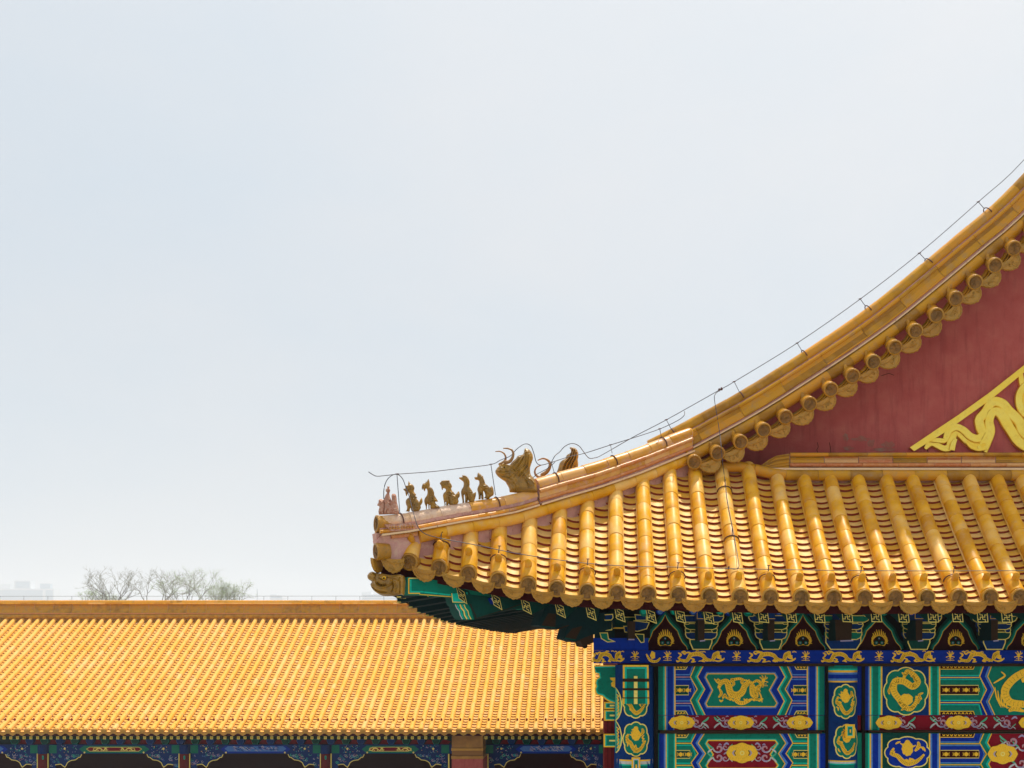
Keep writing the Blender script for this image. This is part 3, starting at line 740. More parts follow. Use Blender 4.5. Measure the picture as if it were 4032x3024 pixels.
for D in [13.9, 14.3, 14.6, 16.2, 18.6, 20.6, 24, 29.2, 34, 38.7, 44, 48.7]:
    z = ZC + sidez(D) + (.0 if D > 14 else -.02)
    vs += [Vector((-2.76, D, z - .06)), Vector((-2.76, D, z + .06))]
mb.add(vs, [(2 * i, 2 * i + 1, 2 * i + 3, 2 * i + 2) for i in range(11)], 'dred'); mb.build('side_fascia', hall)
# --- corner beams under the hip
mb = MB()
hprism(mb, [(1592,2274),(1650,2278),(1760,2295),(2050,2330),(2050,2400),(1900,2372),(1780,2352),(1650,2343),(1592,2343)], .10, -.10, 'green')
upb = mb.build('upper_corner_beam', hall)
mb = MB(); shp = lambda u, v, k=0: P(u, v, hipD(u)) + HN * (.102 + .003 * k)
stroke(mb, shp, [(1598,2279),(1598,2338),(1642,2338)], 4, 'gold', 0); stroke(mb, shp, [(1598,2279),(1645,2279)], 4, 'goldline', 0)
stroke(mb, shp, [(1606,2284),(1606,2332),(1650,2332),(1770,2345)], 5, 'teal', 0); stroke(mb, shp, [(1640,2342),(1775,2352)], 3, 'gold', 0)
mb.build('painted_edge', upb)
mb = MB()
low = [(1762,2338),(1820,2340),(2060,2370),(2120,2392),(1985,2402),(1855,2441),(1808,2441),(1795,2425),(1786,2408),(1782,2388),(1772,2380),(1768,2362)]
hprism(mb, low, .11, -.11, 'dgreen')
lwb = mb.build('lower_corner_beam', hall)
mb = MB(); shl = lambda u, v, k=0: P(u, v, hipD(u)) + HN * (.112 + .003 * k)
fill(mb, shl, [(1763,2338),(1812,2340),(1822,2370),(1840,2400),(1852,2440),(1810,2440),(1797,2425),(1788,2408),(1784,2388),(1773,2380),(1768,2362)], 'green', 0)
fill(mb, shl, [(1764,2339),(1826,2334),(1826,2374),(1770,2372)], 'teal', 1)
stroke(mb, shl, [(1764,2338),(1768,2372),(1828,2374)], 3, 'goldline', 2)
for off in (0, 18, 34): stroke(mb, shl, [(1778 + off, 2382), (1784 + off, 2396), (1794 + off, 2408), (1797 + off, 2424), (1806 + off, 2439)], 5 if off == 18 else 3.5, 'goldline' if off else 'palewhite', 2)
for off in (8, 26): stroke(mb, shl, [(1778 + off, 2382), (1784 + off, 2396), (1794 + off, 2408), (1797 + off, 2424), (1806 + off, 2439)], 5, 'teal', 1)
stroke(mb, shl, [(1855,2438),(1985,2398),(2060,2372)], 3, 'brown', 1)
stroke(mb, shl, [(1838,2380),(1846,2402),(1858,2424),(1858,2438)], 4, 'brown', 1)
fanfill(mb, shl, (1924, 2366), [(1905,2360),(1915,2354),(1930,2352),(1942,2358),(1940,2372),(1930,2382),(1916,2380)], 'blue', 1, 2)
fanfill(mb, shl, (1930, 2362), [(1916,2358),(1926,2354),(1940,2358),(1936,2368),(1926,2370)], 'palewhite', 2, 2)
mb.build('painted_scallop', lwb)
def ang(pts, face, n0, n1, name):
    mb = MB(); hprism(mb, pts, n0, n1, 'dteal'); o = mb.build(name, hall)
    mb = MB(); sh = lambda u, v, k=0: P(u, v, hipD(u)) + HN * (n0 + .002 + .003 * k)
    fill(mb, sh, face, 'brown', 0); stroke(mb, sh, [face[0], face[-1]], 5, 'dgreen', 1); stroke(mb, sh, pts[1:3], 4, 'brown', 1)
    mb.build('painted_face', o); return o
ang([(2110,2462),(2178,2480),(2230,2462),(2330,2420),(2330,2385),(2140,2385)], [(2122,2466),(2150,2415),(2180,2418),(2178,2472)], .06, -.16, 'bracket_lever')
ang([(2218,2515),(2262,2528),(2330,2500),(2420,2470),(2420,2410),(2300,2420),(2235,2460)], [(2220,2512),(2250,2475),(2290,2465),(2262,2520)], .02, -.20, 'bracket_lever')
mb = MB(); hprism(mb, [(2290,2520),(2340,2498),(2340,2530),(2300,2546)], -.02, -.2, 'brown'); brr = mb.build('bracket_rail', hall)
for k in range(3):
    mb = MB(); stroke(mb, lambda u, v, q=0: P(u, v, 13.72), [(2290, 2524 + 9 * k), (2336 - 4 * k, 2506 + 9 * k)], 4, 'gold' if k != 1 else 'dgreen', 0); mb.build('gilded_edge', brr)
mb = MB(); mb.blob([P(2303, 2543, 13.75)], [.035], 'dark'); mb.build('bracket_knob', brr)
# --- hall body behind the paint
mb = MB(); xl = P(2349, 0, 14.2).x + .10
mb.box(.28, 9.5, 14.35, 48.0, 0, ZC + .92, 'doorred'); mb.build('hall_body', hall)
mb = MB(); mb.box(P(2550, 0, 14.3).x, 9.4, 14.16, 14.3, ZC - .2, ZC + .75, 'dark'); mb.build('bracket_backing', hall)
# frieze beam with running dragons
fz = flatsurf(13.93)
mb = MB(); x0 = P(2337, 0, 13.93).x; x1 = 9.4
mb.box(x0, x1, 13.93, 14.3, P(0, 2612, 13.93).z, P(0, 2561, 13.93).z, 'blue')
frieze = mb.build('frieze_beam', hall)
mb = MB(); mb.box(P(2560, 0, 14).x, x1, 13.89, 14.3, P(0, 2624, 13.9).z, P(0, 2612.5, 13.9).z, 'brown'); mb.build('frieze_shadow_strip', hall)  # dark brown strip paints in the shadow under the frieze
mb = MB(); mb.box(x0, P(2552, 0, 14).x, 13.96, 14.3, P(0, 2560.5, 13.93).z, P(0, 2512, 13.93).z, 'bluebright'); mb.build('corner_plate', hall)
def squig(mb, sf, pts, w0, w1, mat='gold', k=2):
    pts = smooth(pts, 4); n = len(pts)
    stroke(mb, sf, pts, [1.18 * lerp(w0, w1, abs(2 * i / (n - 1) - 1) ** 2) for i in range(n)], mat, k)
    if w0 > 8 and mat in ('gold', 'goldline'):      # scales
        for i in range(2, n - 2):
            d_ = (pts[i + 1] - pts[i - 1]).normalized(); nn_ = Vector((-d_.y, d_.x)); h_ = .36 * w0
            for q_ in ((-.9, -.1), (.1, .9)): stroke(mb, sf, [pts[i] + nn_ * (h_ * q_[0]), pts[i] + d_ * 1.6 + nn_ * (h_ * (q_[0] + q_[1]) / 2), pts[i] + nn_ * (h_ * q_[1])], 1.0, 'brown', k + 1)
def run_dragon(mb, sf, cu, cv, sx, sy, mat='gold', k=2, seed=0, fat=1.25):
    """a walking dragon about 2 units long, head to the right"""
    rg = random.Random(seed)
    T = lambda l: [(cu + x * sx, cv + y * sy) for x, y in l]
    a = abs(sy) * fat
    squig(mb, sf, T([(-.98,.1),(-.85,.62),(-.62,.7),(-.52,.2),(-.42,-.35),(-.15,-.5),(.08,-.2),(.2,.35),(.42,.6),(.62,.2)]), a * .42, a * .16, mat, k)
    squig(mb, sf, T([(.5,.45),(.56,-.05),(.62,-.45),(.8,-.5)]), a * .46, a * .2, mat, k)
    for l in ([(.55,-.5),(.7,-.85),(.8,-.8)], [(.62,-.2),(.8,-.1),(.86,-.25)], [(.66,.1),(.84,.3),(.80,.0)]): squig(mb, sf, T(l), a * .2, a * .08, mat, k)
    for l in ([(-.5,.2),(-.3,.5),(-.38,.9),(-.22,.85)], [(-.35,-.3),(-.5,-.75),(-.65,-.7)], [(.2,.3),(.05,.7),(.18,.9)], [(.5,.55),(.75,.8),(.95,.45),(1.0,.2)], [(-.85,.6),(-1.0,.85),(-1.05,.6)], [(-.95,.1),(-.85,-.35),(-.98,-.7)], [(-.8,-.8),(-.7,-.5),(-.62,-.8)]): squig(mb, sf, T(l), a * .17, a * .07, mat, k)
    for q in range(12):
        x = rg.uniform(-.95, .95); y = rg.choice((-.85, .85)) + rg.uniform(-.1, .1)
        squig(mb, sf, T([(x, y), (x + .08, y - .14), (x + .17, y)]), a * .1, a * .04, mat, k)
def pearl(mb, sf, cu, cv, s, k=2):
    fanfill(mb, sf, (cu, cv), ell(cu, cv, s * .30, s * .42, 12), 'gold', k, 1)
    for a in (-2.4, -1.9, -1.2, -.7, .3, 2.8): squig(mb, sf, [(cu + s * .3 * math.cos(a), cv + s * .3 * math.sin(a)), (cu + s * .7 * math.cos(a + .2), cv + s * .7 * math.sin(a)), (cu + s * .9 * math.cos(a), cv + s * 1.0 * math.sin(a))], s * .16, s * .05, 'gold', k)
    stroke(mb, sf, [(cu, cv + s * .4), (cu, cv + s)], s * .14, 'gold', k); stroke(mb, sf, [(cu - s * .8, cv + s * .9), (cu + s * .8, cv + s * .9)], s * .1, 'gold', k); stroke(mb, sf, [(cu - s * .5, cv + s * .6), (cu + s * .6, cv + s * .6)], s * .09, 'gold', k)
mb = MB()
for cu in (2372, 2475, 2768 - 0): pass
for cu, w in ((2395, 62), (2760, 92), (3040, 92), (3320, 82), (3597, 85), (3865, 88), (4140, 88), (4420, 88), (4700, 88)): run_dragon(mb, fz, cu, 2586, w, 22, seed=cu, fat=1.5)
for cu in (2500, 2628, 2900, 3172, 3461, 3741, 4010): pearl(mb, fz, cu, 2582, 20)
squig(mb, fz, [(2545,2575),(2560,2600),(2585,2604),(2600,2590)], 9, 4); fanfill(mb, fz, (2570, 2580), ell(2570, 2580, 9, 14, 10, 5, .3), 'gold', 2, 1)
mb.build('gilded_dragon_frieze', frieze)
# --- brackets and the flame boards between them
def offpoly(pts, d):
    o = []; n = len(pts)
    for i in range(n):
        p = Vector(pts[i]); a = Vector(pts[max(0, i - 1)]); b = Vector(pts[min(n - 1, i + 1)]); t = (b - a)
        if t.length < 1e-6: o.append(tuple(p)); continue
        t.normalize(); o.append((p.x + t.y * d, p.y - t.x * d))
    return o
BELL = [(-86, 2559), (-82, 2547), (-66, 2530), (-54, 2506), (-47, 2486), (-29, 2468), (-13, 2450), (-6, 2438), (0, 2422)]
for fc in (2619, 2890, 3161, 3460, 3761, 4050, 4340, 4630, 4920):
    sf = flatsurf(14.12)
    hf = [(fc + x, y) for x, y in BELL]; full = hf + [(2 * fc - x, y) for x, y in hf[::-1][1:]]
    mb = MB()
    mb.prism([sf(*p) for p in offpoly(full, 22)], [sf(*p) + Vector((0, .03, 0)) for p in offpoly(full, 22)], 'dgreen')
    fill(mb, sf, offpoly(full, 13), 'green', 1); fill(mb, sf, offpoly(full, 6), 'teal', 2); fill(mb, sf, offpoly(full, 2.5), 'gold', 3); fill(mb, sf, full, 'dred', 4)
    fb = mb.build('flame_board', hall)
    mb = MB(); cv = 2523
    for k in range(17):
        a = math.pi * (k / 16) * 1.25 - .12 * math.pi; ca, sa = math.cos(a), -math.sin(a)
        r0, r1 = 19, 27 + 14 * max(0, math.sin(a)) ** 2 + 3 * (k % 2)
        squig(mb, sf, [(fc + r0 * ca * 1.2, cv + r0 * sa), (fc + (r0 + 6) * ca * 1.2 + 2, cv + (r0 + 6) * sa), (fc + r1 * ca * .95, cv + r1 * sa - 3)], 4.5, 1.6, 'gold', 5)
    stroke(mb, sf, [(fc - 25, cv - 4), (fc - 28, cv + 8), (fc - 20, cv + 19), (fc, cv + 15), (fc + 20, cv + 19), (fc + 28, cv + 8), (fc + 25, cv - 4), (fc + 14, cv - 16), (fc, cv - 22), (fc - 14, cv - 16)], 3.5, 'gold', 5, True)
    for dx, dy, mt in ((0, -9, 'dgreen'), (-11, 8, 'green'), (11, 8, 'green')):
        fanfill(mb, sf, (fc + dx, cv + dy), ell(fc + dx, cv + dy, 10, 10, 12), 'dark', 5, 1); fanfill(mb, sf, (fc + dx, cv + dy), ell(fc + dx, cv + dy, 7, 7, 12), mt, 6, 1)
        fanfill(mb, sf, (fc + dx, cv + dy), ell(fc + dx, cv + dy, 3, 3, 8), 'mauve', 7, 1)
    mb.build('gilded_flame', fb)
def edged(mb, pts, D, thick, fillm, edge='goldline', w=4.0, k=0):
    """a carved block whose front face is outlined in gold"""
    f = [P(u, v, D) for u, v in pts]
    mb.prism(f, [p + Vector((0, thick, 0)) for p in f], fillm)
    stroke(mb, flatsurf(D), pts, w, edge, 1, True)
def arm(c, v0, v1, hw, r):
    return [(c - hw, v0), (c + hw, v0), (c + hw, lerp(v0, v1, .35)), (c + hw - r * .3, lerp(v0, v1, .75)), (c + hw - r, v1), (c - hw + r, v1), (c - hw + r * .3, lerp(v0, v1, .75)), (c - hw, lerp(v0, v1, .35))]
for i, (bc, wide, c1, c2) in enumerate(((2761, 0, 'green', 'blue'), (3036, 0, 'green', 'blue'), (3322, 1, 'blue', 'green'), (3619, 0, 'green', 'blue'), (3916, 0, 'navy', 'dgreen'), (4195, 0, 'green', 'blue'), (4485, 0, 'navy', 'dgreen'), (4775, 0, 'green', 'blue'))):
    W2 = 1.6 if wide else 1
    mb = MB(); edged(mb, [(bc - 44 * W2, 2502), (bc + 42 * W2, 2502), (bc + 42 * W2, 2530), (bc + 31 * W2, 2557), (bc - 32 * W2, 2557), (bc - 44 * W2, 2530)], 13.95, .25, 'dgreen' if c1 == 'green' else 'navy')
    br = mb.build('bracket_set', hall)
    for (v0, v1, hw, D, m_) in ((2489, 2518, 62, 13.92, c2), (2455, 2479, 66, 13.84, c1 if c1 != 'green' else 'dgreen'), (2424, 2450, 88, 13.76, c2)):
        mb = MB(); edged(mb, arm(bc, v0, v1, hw * (1.15 if wide else 1), 20), D, .09, 'navy' if m_ == 'blue' else m_, w=3.4); mb.build('bracket_arm', br)
    for dx, dv, D in ((-52, 2476, 13.90), (52, 2476, 13.90), (-56, 2443, 13.82), (56, 2443, 13.82), (-78, 2412, 13.74), (78, 2412, 13.74)):
        mb = MB(); c = bc + dx * (1.15 if wide else 1); edged(mb, [(c - 11, dv), (c + 11, dv), (c + 11, dv + 7), (c + 7, dv + 15), (c - 7, dv + 15), (c - 11, dv + 7)], D, .08, 'dgreen' if c2 == 'blue' else 'navy', w=2.6); mb.build('bearing_block', br)
    mb = MB(); w = 34 if wide else 14
    f = [P(bc - w, 2440, 13.45), P(bc + w, 2440, 13.45), P(bc + w * .9, 2522, 13.50), P(bc - w * .9, 2522, 13.50)]
    mb.prism(f, [p + Vector((0, .5, 0)) for p in f], 'brown', .5, 'dteal')
    stroke(mb, flatsurf(13.49), [(bc - w * .4, 2524), (bc + w * 1.1, 2522)], 5, 'mauve', 3)
    mb.build('beam_head', br)
    mb = MB(); f = [P(bc - 16, 2405, 13.35), P(bc + 16, 2405, 13.35), P(bc + 16, 2440, 13.35), P(bc - 16, 2440, 13.35)]
    mb.prism(f, [p + Vector((0, .6, 0)) for p in f], 'navy'); stroke(mb, flatsurf(13.35), [(bc + 16, 2436), (bc - 16, 2436), (bc - 16, 2410)], 2, 'gold', 1); mb.build('beam_head', br)
for k, u in enumerate((2535, 2600, 2655, 2730, 2835, 2870, 2945, 3068, 3140, 3195, 3480, 3590, 3650, 3730, 3835, 3940, 4000)):
    mb = MB(); m_ = ('teal', 'lblue')[k % 2]
    mb.tube([P(u, 2408 + rv(-4, 4), 13.30), P(u + 4, 2395, 13.9)], [.055, .055], 'blue' if k % 2 else 'green', n=12)
    mb.tube([P(u, 2407, 13.29), P(u, 2407, 13.3)], [.035, .035], m_, n=12)
    mb.build('round_rafter', hall)
# corner cluster of brackets
cl = [([(2376,2421),(2412,2419),(2414,2432),(2408,2441),(2382,2442),(2376,2432)], 13.40, .2, 'navy'), ([(2384,2448),(2408,2448),(2409,2480),(2386,2482)], 13.45, .3, 'green'),
      ([(2362,2492),(2392,2492),(2396,2516),(2420,2526),(2392,2528),(2368,2514)], 13.62, .2, 'green'), ([(2416,2430),(2548,2430),(2548,2445),(2530,2465),(2500,2474),(2416,2474)], 13.80, .15, 'dgreen'),
      ([(2456,2466),(2472,2466),(2472,2490),(2460,2488)], 13.7, .2, 'navy'), ([(2496,2444),(2556,2452),(2546,2476),(2510,2486),(2496,2484)], 13.74, .15, 'navy'),
      ([(2500,2496),(2535,2498),(2536,2528),(2524,2530)], 13.78, .2, 'dgreen'), ([(2500,2420),(2504,2442),(2545,2442),(2545,2424)], 13.6, .2, 'navy')]
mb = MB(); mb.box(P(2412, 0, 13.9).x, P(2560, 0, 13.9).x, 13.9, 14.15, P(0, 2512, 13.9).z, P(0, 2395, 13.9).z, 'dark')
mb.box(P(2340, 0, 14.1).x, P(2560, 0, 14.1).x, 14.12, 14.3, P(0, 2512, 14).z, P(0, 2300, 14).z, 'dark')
f = [P(2340, 2512, 13.88), P(2420, 2512, 13.88), P(2420, 2395, 13.88), P(2340, 2440, 13.88)]; mb.prism(f, [p + Vector((0, .2, 0)) for p in f], 'dteal')
cbk = mb.build('corner_bracket_set', hall)
for pts, D, th, m_ in cl:
    mb = MB(); edged(mb, pts, D, th, m_, w=3.2); mb.build('bracket_arm', cbk)
mb = MB(); f = [P(2472, 2446, 13.3), P(2502, 2446, 13.3), P(2500, 2520, 13.35), P(2474, 2520, 13.35)]; mb.prism(f, [p + Vector((0, .6, 0)) for p in f], 'brown', .5, 'dark')
stroke(mb, flatsurf(13.34), [(2474, 2518), (2498, 2518)], 5, 'mauve', 3); mb.build('beam_head', cbk)
mb = MB(); rect(mb, flatsurf(13.78), 2416, 2470, 2460, 2475, 'gold', 1); mb.build('gilded_edge', cbk)
# --- painted beams
def cB(x, y): return (2560 + x / 3.16, 2600 + y / 3.16)
def cC(x, y): return (3250 + x / 2.829, 2600 + y / 2.829)
def vstripes(mb, sf, x0s, v0, v1, k=1):
    for u0, u1, m_ in x0s: rect(mb, sf, u0, v0, u1, v1, m_, k)
def cloudscroll(mb, sf, cu, cv, s, flip=1, k=3):
    for q, (mt, r) in enumerate((('palewhite', 1.0), ('mauve', .8), ('pink', .55))):
        pts = [(cu + flip * s * r * (1 - t * .13) * .55 * math.cos(t + q), cv + s * r * (1 - t * .13) * .5 * math.sin(t + q)) for t in [k2 * .6 for k2 in range(9)]]
        stroke(mb, sf, pts, s * .13, mt, k + q)
    squig(mb, sf, [(cu + flip * s * .5, cv), (cu + flip * s * .9, cv - s * .25), (cu + flip * s * 1.1, cv - s * .5)], s * .14, s * .05, 'lgreen', k)
    squig(mb, sf, [(cu + flip * s * .5, cv), (cu + flip * s * .9, cv + s * .25), (cu + flip * s * 1.1, cv + s * .5)], s * .14, s * .05, 'palewhite', k)
    squig(mb, sf, [(cu - flip * s * .5, cv - s * .3), (cu - flip * s * .8, cv - s * .5), (cu - flip * s * 1.0, cv - s * .35)], s * .14, s * .05, 'mauve', k)
def cartouche(mb, sf, cu, cv, w, h, k=3):
    n = 36; o = []
    for i in range(n):
        a = 2 * math.pi * i / n; c, s_ = math.cos(a), math.sin(a); lob = .98 + .09 * abs(math.cos(4 * a)) + .02 * math.cos(20 * a)
        o.append((cu + w * math.copysign(abs(c) ** .9, c) * lob, cv + h * math.copysign(abs(s_) ** .8, s_) * (lob + .1 * (abs(c) < .3))))
    fanfill(mb, sf, (cu, cv), o, 'gold', k, 2)
    fanfill(mb, sf, (cu, cv), ell(cu, cv, h * .27, h * .27, 14), 'goldline', k + 1, 1); fanfill(mb, sf, (cu, cv), ell(cu, cv, h * .13, h * .13, 10), 'gold', k + 2, 1)
    for sg in (-1, 1):
        stroke(mb, sf, [(cu + sg * (w * .52), cv - h * .3), (cu + sg * (w * .64), cv), (cu + sg * (w * .52), cv + h * .3)], h * .12, 'mauve', k + 1)
        stroke(mb, sf, [(cu + sg * (w * .42), cv - h * .3), (cu + sg * (w * .54), cv), (cu + sg * (w * .42), cv + h * .3)], h * .08, 'brown', k + 1)
def chev(xs, ys): return list(zip(xs, ys))
def hexbox(mb, sf, u0, u1, v0, v1, dirn, main, light, k=1, inner='gold'):
    """nested hexagonal end motif; flat end at u0 side, point on the dirn side"""
    vc = (v0 + v1) / 2; tip = u1 if dirn > 0 else u0; flat_ = u0 if dirn > 0 else u1
    def hx(e, t): return [(flat_, v0 + e), (tip - dirn * (18 + e * .4), v0 + e), (tip - dirn * (2 + e * 1.1), vc), (tip - dirn * (18 + e * .4), v1 - e), (flat_, v1 - e)]
    fill(mb, sf, hx(0, 0), light, k); fill(mb, sf, hx(5, 0), main, k + 1)
    e = (v1 - v0) * .28; fill(mb, sf, hx(e, 0), 'goldline', k + 2); fill(mb, sf, hx(e + 2.5, 0), 'dred' if inner == 'r' else 'dgreen', k + 3)
    L = abs(tip - flat_) - 20; n = max(1, round(L / 40))
    for q in range(n):
        cu = flat_ + dirn * L * (q + .5) / n + dirn * 2
        fanfill(mb, sf, (cu, vc), ell(cu, vc, 7, 7, 12, 6, .35), 'gold', k + 4, 1)
        for dx in (-13, 13): squig(mb, sf, [(cu + dx, vc - 7), (cu + dx * .8, vc), (cu + dx, vc + 7)], 2.5, 1.2, 'gold', k + 4)
def panel(mb, sf, vt, vb, mains, shift=0):
    """one painted beam between the corner column and the inner column"""
    A, AL, B_, BL, field = mains       # main, its light tint, other, its tint, field
    h = vb - vt; Y = lambda t: lerp(vt, vb, t); d = shift
    L = [(2592,2611,B_),(2611,2618,BL),(2618,2622,'gold'),(2622,2628,AL),(2628,2650,A),(2650,2655,AL),(2655,2660,'gold')]
    R = [(3176,3181,'gold'),(3181,3186,AL),(3186,3210,A),(3210,3215,AL),(3215,3220,'gold'),(3220,3226,BL),(3226,3246,B_)]
    vstripes(mb, sf, [(a + d, b + d, m) for a, b, m in L + R], vt, vb, 1)
    for (x0, x1, dr) in ((2660 + d, 2740 + d, 1), (3095 + d, 3176 + d, -1)):
        hexbox(mb, sf, x0, x1, Y(.27), Y(.73), dr, A, AL, 1)
        hexbox(mb, sf, x0, x1 - 8 * dr if dr > 0 else x1, Y(-.17), Y(.20), dr, A, AL, 1) if False else None
        for (va, vb2, s_) in ((0, .20, 1), (1, .80, -1)):
            fl = x0 if dr > 0 else x1; tp = x1 if dr > 0 else x0
            fill(mb, sf, [(fl, Y(va)), (tp - dr * 8, Y(va)), (tp - dr * 22, Y(vb2)), (fl, Y(vb2))], AL, 1); fill(mb, sf, [(fl, Y(va)), (tp - dr * 14, Y(va)), (tp - dr * 26, Y(vb2) - s_ * 5), (fl, Y(vb2) - s_ * 5)], A, 2)
            fill(mb, sf, [(fl, Y(va)), (tp - dr * 30, Y(va)), (tp - dr * 40, Y(va) + s_ * 17), (fl, Y(va) + s_ * 17)], 'goldline', 3); fill(mb, sf, [(fl, Y(va)), (tp - dr * 33, Y(va)), (tp - dr * 42, Y(va) + s_ * 14), (fl, Y(va) + s_ * 14)], 'dgreen', 4)
            for q in range(3): squig(mb, sf, [(fl + dr * (6 + 12 * q), Y(va) + s_ * 3), (fl + dr * (10 + 12 * q), Y(va) + s_ * 10), (fl + dr * (14 + 12 * q), Y(va) + s_ * 3)], 3, 1.5, 'gold', 5)
        stroke(mb, sf, [(x0, Y(.235)), (x1, Y(.235))], 4, 'pink' if A == 'blue' else 'gold', 2); stroke(mb, sf, [(x0, Y(.765)), (x1, Y(.765))], 4, 'pink' if A == 'blue' else 'gold', 2)
    cx = 2918 + d
    for sg in (-1, 1):
        X = lambda x: cx + sg * (cx - x - d) * -1 if False else (x + d if sg < 0 else 2 * cx - x - d)
        c1 = [(X(2737), Y(0)), (X(2718), Y(.23)), (X(2745), Y(.48)), (X(2718), Y(.70)), (X(2744), Y(1))]
        c2 = [(X(2770), Y(0)), (X(2746), Y(.23)), (X(2775), Y(.48)), (X(2749), Y(.72)), (X(2776), Y(1))]
        c3 = [(X(2790), Y(0)), (X(2766), Y(.23)), (X(2795), Y(.48)), (X(2768), Y(.72)), (X(2796), Y(1))]
        fill(mb, sf, c1 + c2[::-1], B_, 3); stroke(mb, sf, c1, 3.5, 'gold', 4); mid = [(lerp(a[0], b[0], .78), a[1]) for a, b in zip(c1, c2)]; stroke(mb, sf, mid, 8, BL, 4); stroke(mb, sf, c2, 3.5, 'gold', 5)
    o = [(2786,.17),(3048,.17),(3056,.24),(3028,.50),(3058,.76),(3050,.83),(2786,.83),(2780,.77),(2806,.50),(2779,.24)]
    o = [(x + d, Y(y)) for x, y in o]
    stroke(mb, sf, o, 15, AL, 2, True); stroke(mb, sf, o, 6, 'pink' if A == 'blue' else 'gold', 3, True); stroke(mb, sf, o, 3, 'gold', 4, True); fill(mb, sf, o, field, 3)
Du = 14.0; z0, z1 = P(0, 2816, Du).z, P(0, 2619.5, Du).z
mb = MB(); mb.box(P(2580, 0, Du).x, 9.3, Du, 14.34, z0, z1, 'blue'); ub = mb.build('upper_painted_beam', hall)
sU = flatsurf(Du); mb = MB(); panel(mb, sU, 2620, 2815, ('blue', 'lblue', 'green', 'teal', 'green'))
run_dragon(mb, sU, 2915, 2715, 88, -44, k=6, seed=5); pearl(mb, sU, 3005, 2680, 22, 6); squig(mb, sU, [(2860,2700),(2880,2680),(2910,2672),(2935,2680)], 9, 4, k=6); squig(mb, sU, [(2890,2735),(2900,2760),(2925,2768),(2960,2752)], 14, 6, k=6)
squig(mb, sU, [(2812,2672),(2826,2688),(2840,2690)], 5, 2, k=6); squig(mb, sU, [(3000,2765),(2995,2740),(2985,2720)], 5, 2, k=6); mb.build('beam_painting', ub)
Dm = 14.03; mb = MB(); mb.box(P(2590, 0, Dm).x, 9.3, Dm, 14.34, P(0, 2876, Dm).z, P(0, 2816.5, Dm).z, 'cred'); mdb = mb.build('red_cushion_board', hall)
sM = flatsurf(Dm); mb = MB()
mb = MB(); vstripes(mb, sM, [(2592, 2611, 'green'), (2611, 2618, 'teal'), (2618, 2622, 'gold'), (2622, 2628, 'lblue'), (2628, 2650, 'blue'), (2650, 2655, 'lblue')], 2817, 2875, 1); mb.build('board_painting', mdb)
mb = MB(); vstripes(mb, sM, [(3181, 3186, 'lblue'), (3186, 3210, 'blue'), (3210, 3215, 'lblue'), (3215, 3220, 'gold'), (3220, 3226, 'teal'), (3226, 3246, 'green')], 2817, 2875, 1); mb.build('board_painting', mdb)
mb = MB(); vstripes(mb, sM, [(3402, 3418, 'blue'), (3418, 3424, 'lblue'), (3424, 3430, 'gold'), (3430, 3436, 'lgreen'), (3436, 3456, 'green'), (3456, 3462, 'teal')], 2817, 2875, 1); mb.build('board_painting', mdb)

for cu in (2742, 2860, 2972, 3092, 3555, 3580 + 130, 3838, 3960):
    mb = MB(); cloudscroll(mb, sM, cu, 2845, 44, 1 if cu in (2742, 2972, 3555, 3838) else -1)
    for sg in (-1, 1): cloudscroll(mb, sM, cu + sg * 14, 2845 + 15 * sg, 22, sg)
    mb.build('cloud_scroll', mdb)
for cu in (2684, 2916, 3148, 3498, 3772, 4060, 4340, 4620):
    mb = MB(); cartouche(mb, sM, cu, 2845, 48, 24, 7); mb.build('gilded_cartouche', mdb)
mb = MB(); mb.box(P(2600, 0, 13.95).x, P(3235, 0, 13.95).x, 13.93, 14.3, P(0, 2889, 13.93).z, P(0, 2877, 13.93).z, 'brown'); mb.box(P(3420, 0, 13.95).x, 9.3, 13.93, 14.3, P(0, 2884, 13.93).z, P(0, 2877, 13.93).z, 'brown'); mb.build('shadow_beam_ledge', hall)  # brown ledge; its dark colour also stands in for the shadow between boards
Dl = 13.98; mb = MB(); mb.box(P(2585, 0, Dl).x, 9.3, Dl, 14.34, P(0, 3110, Dl).z, P(0, 2886.5, Dl).z, 'green'); lb = mb.build('lower_painted_beam', hall)
sL = flatsurf(Dl); mb = MB(); panel(mb, sL, 2888, 3052, ('green', 'teal', 'blue', 'lblue', 'cred'), 3)
cartouche(mb, sL, 2921, 2964, 58, 34, 8)
for sg in (-1, 1):
    for sv in (-1, 1): cloudscroll(mb, sL, 2921 + sg * 92, 2964 + sv * 18, 40, sg, 5); cloudscroll(mb, sL, 2921 + sg * 66, 2964 + sv * 22, 26, -sg, 5)
mb.build('beam_painting', lb)
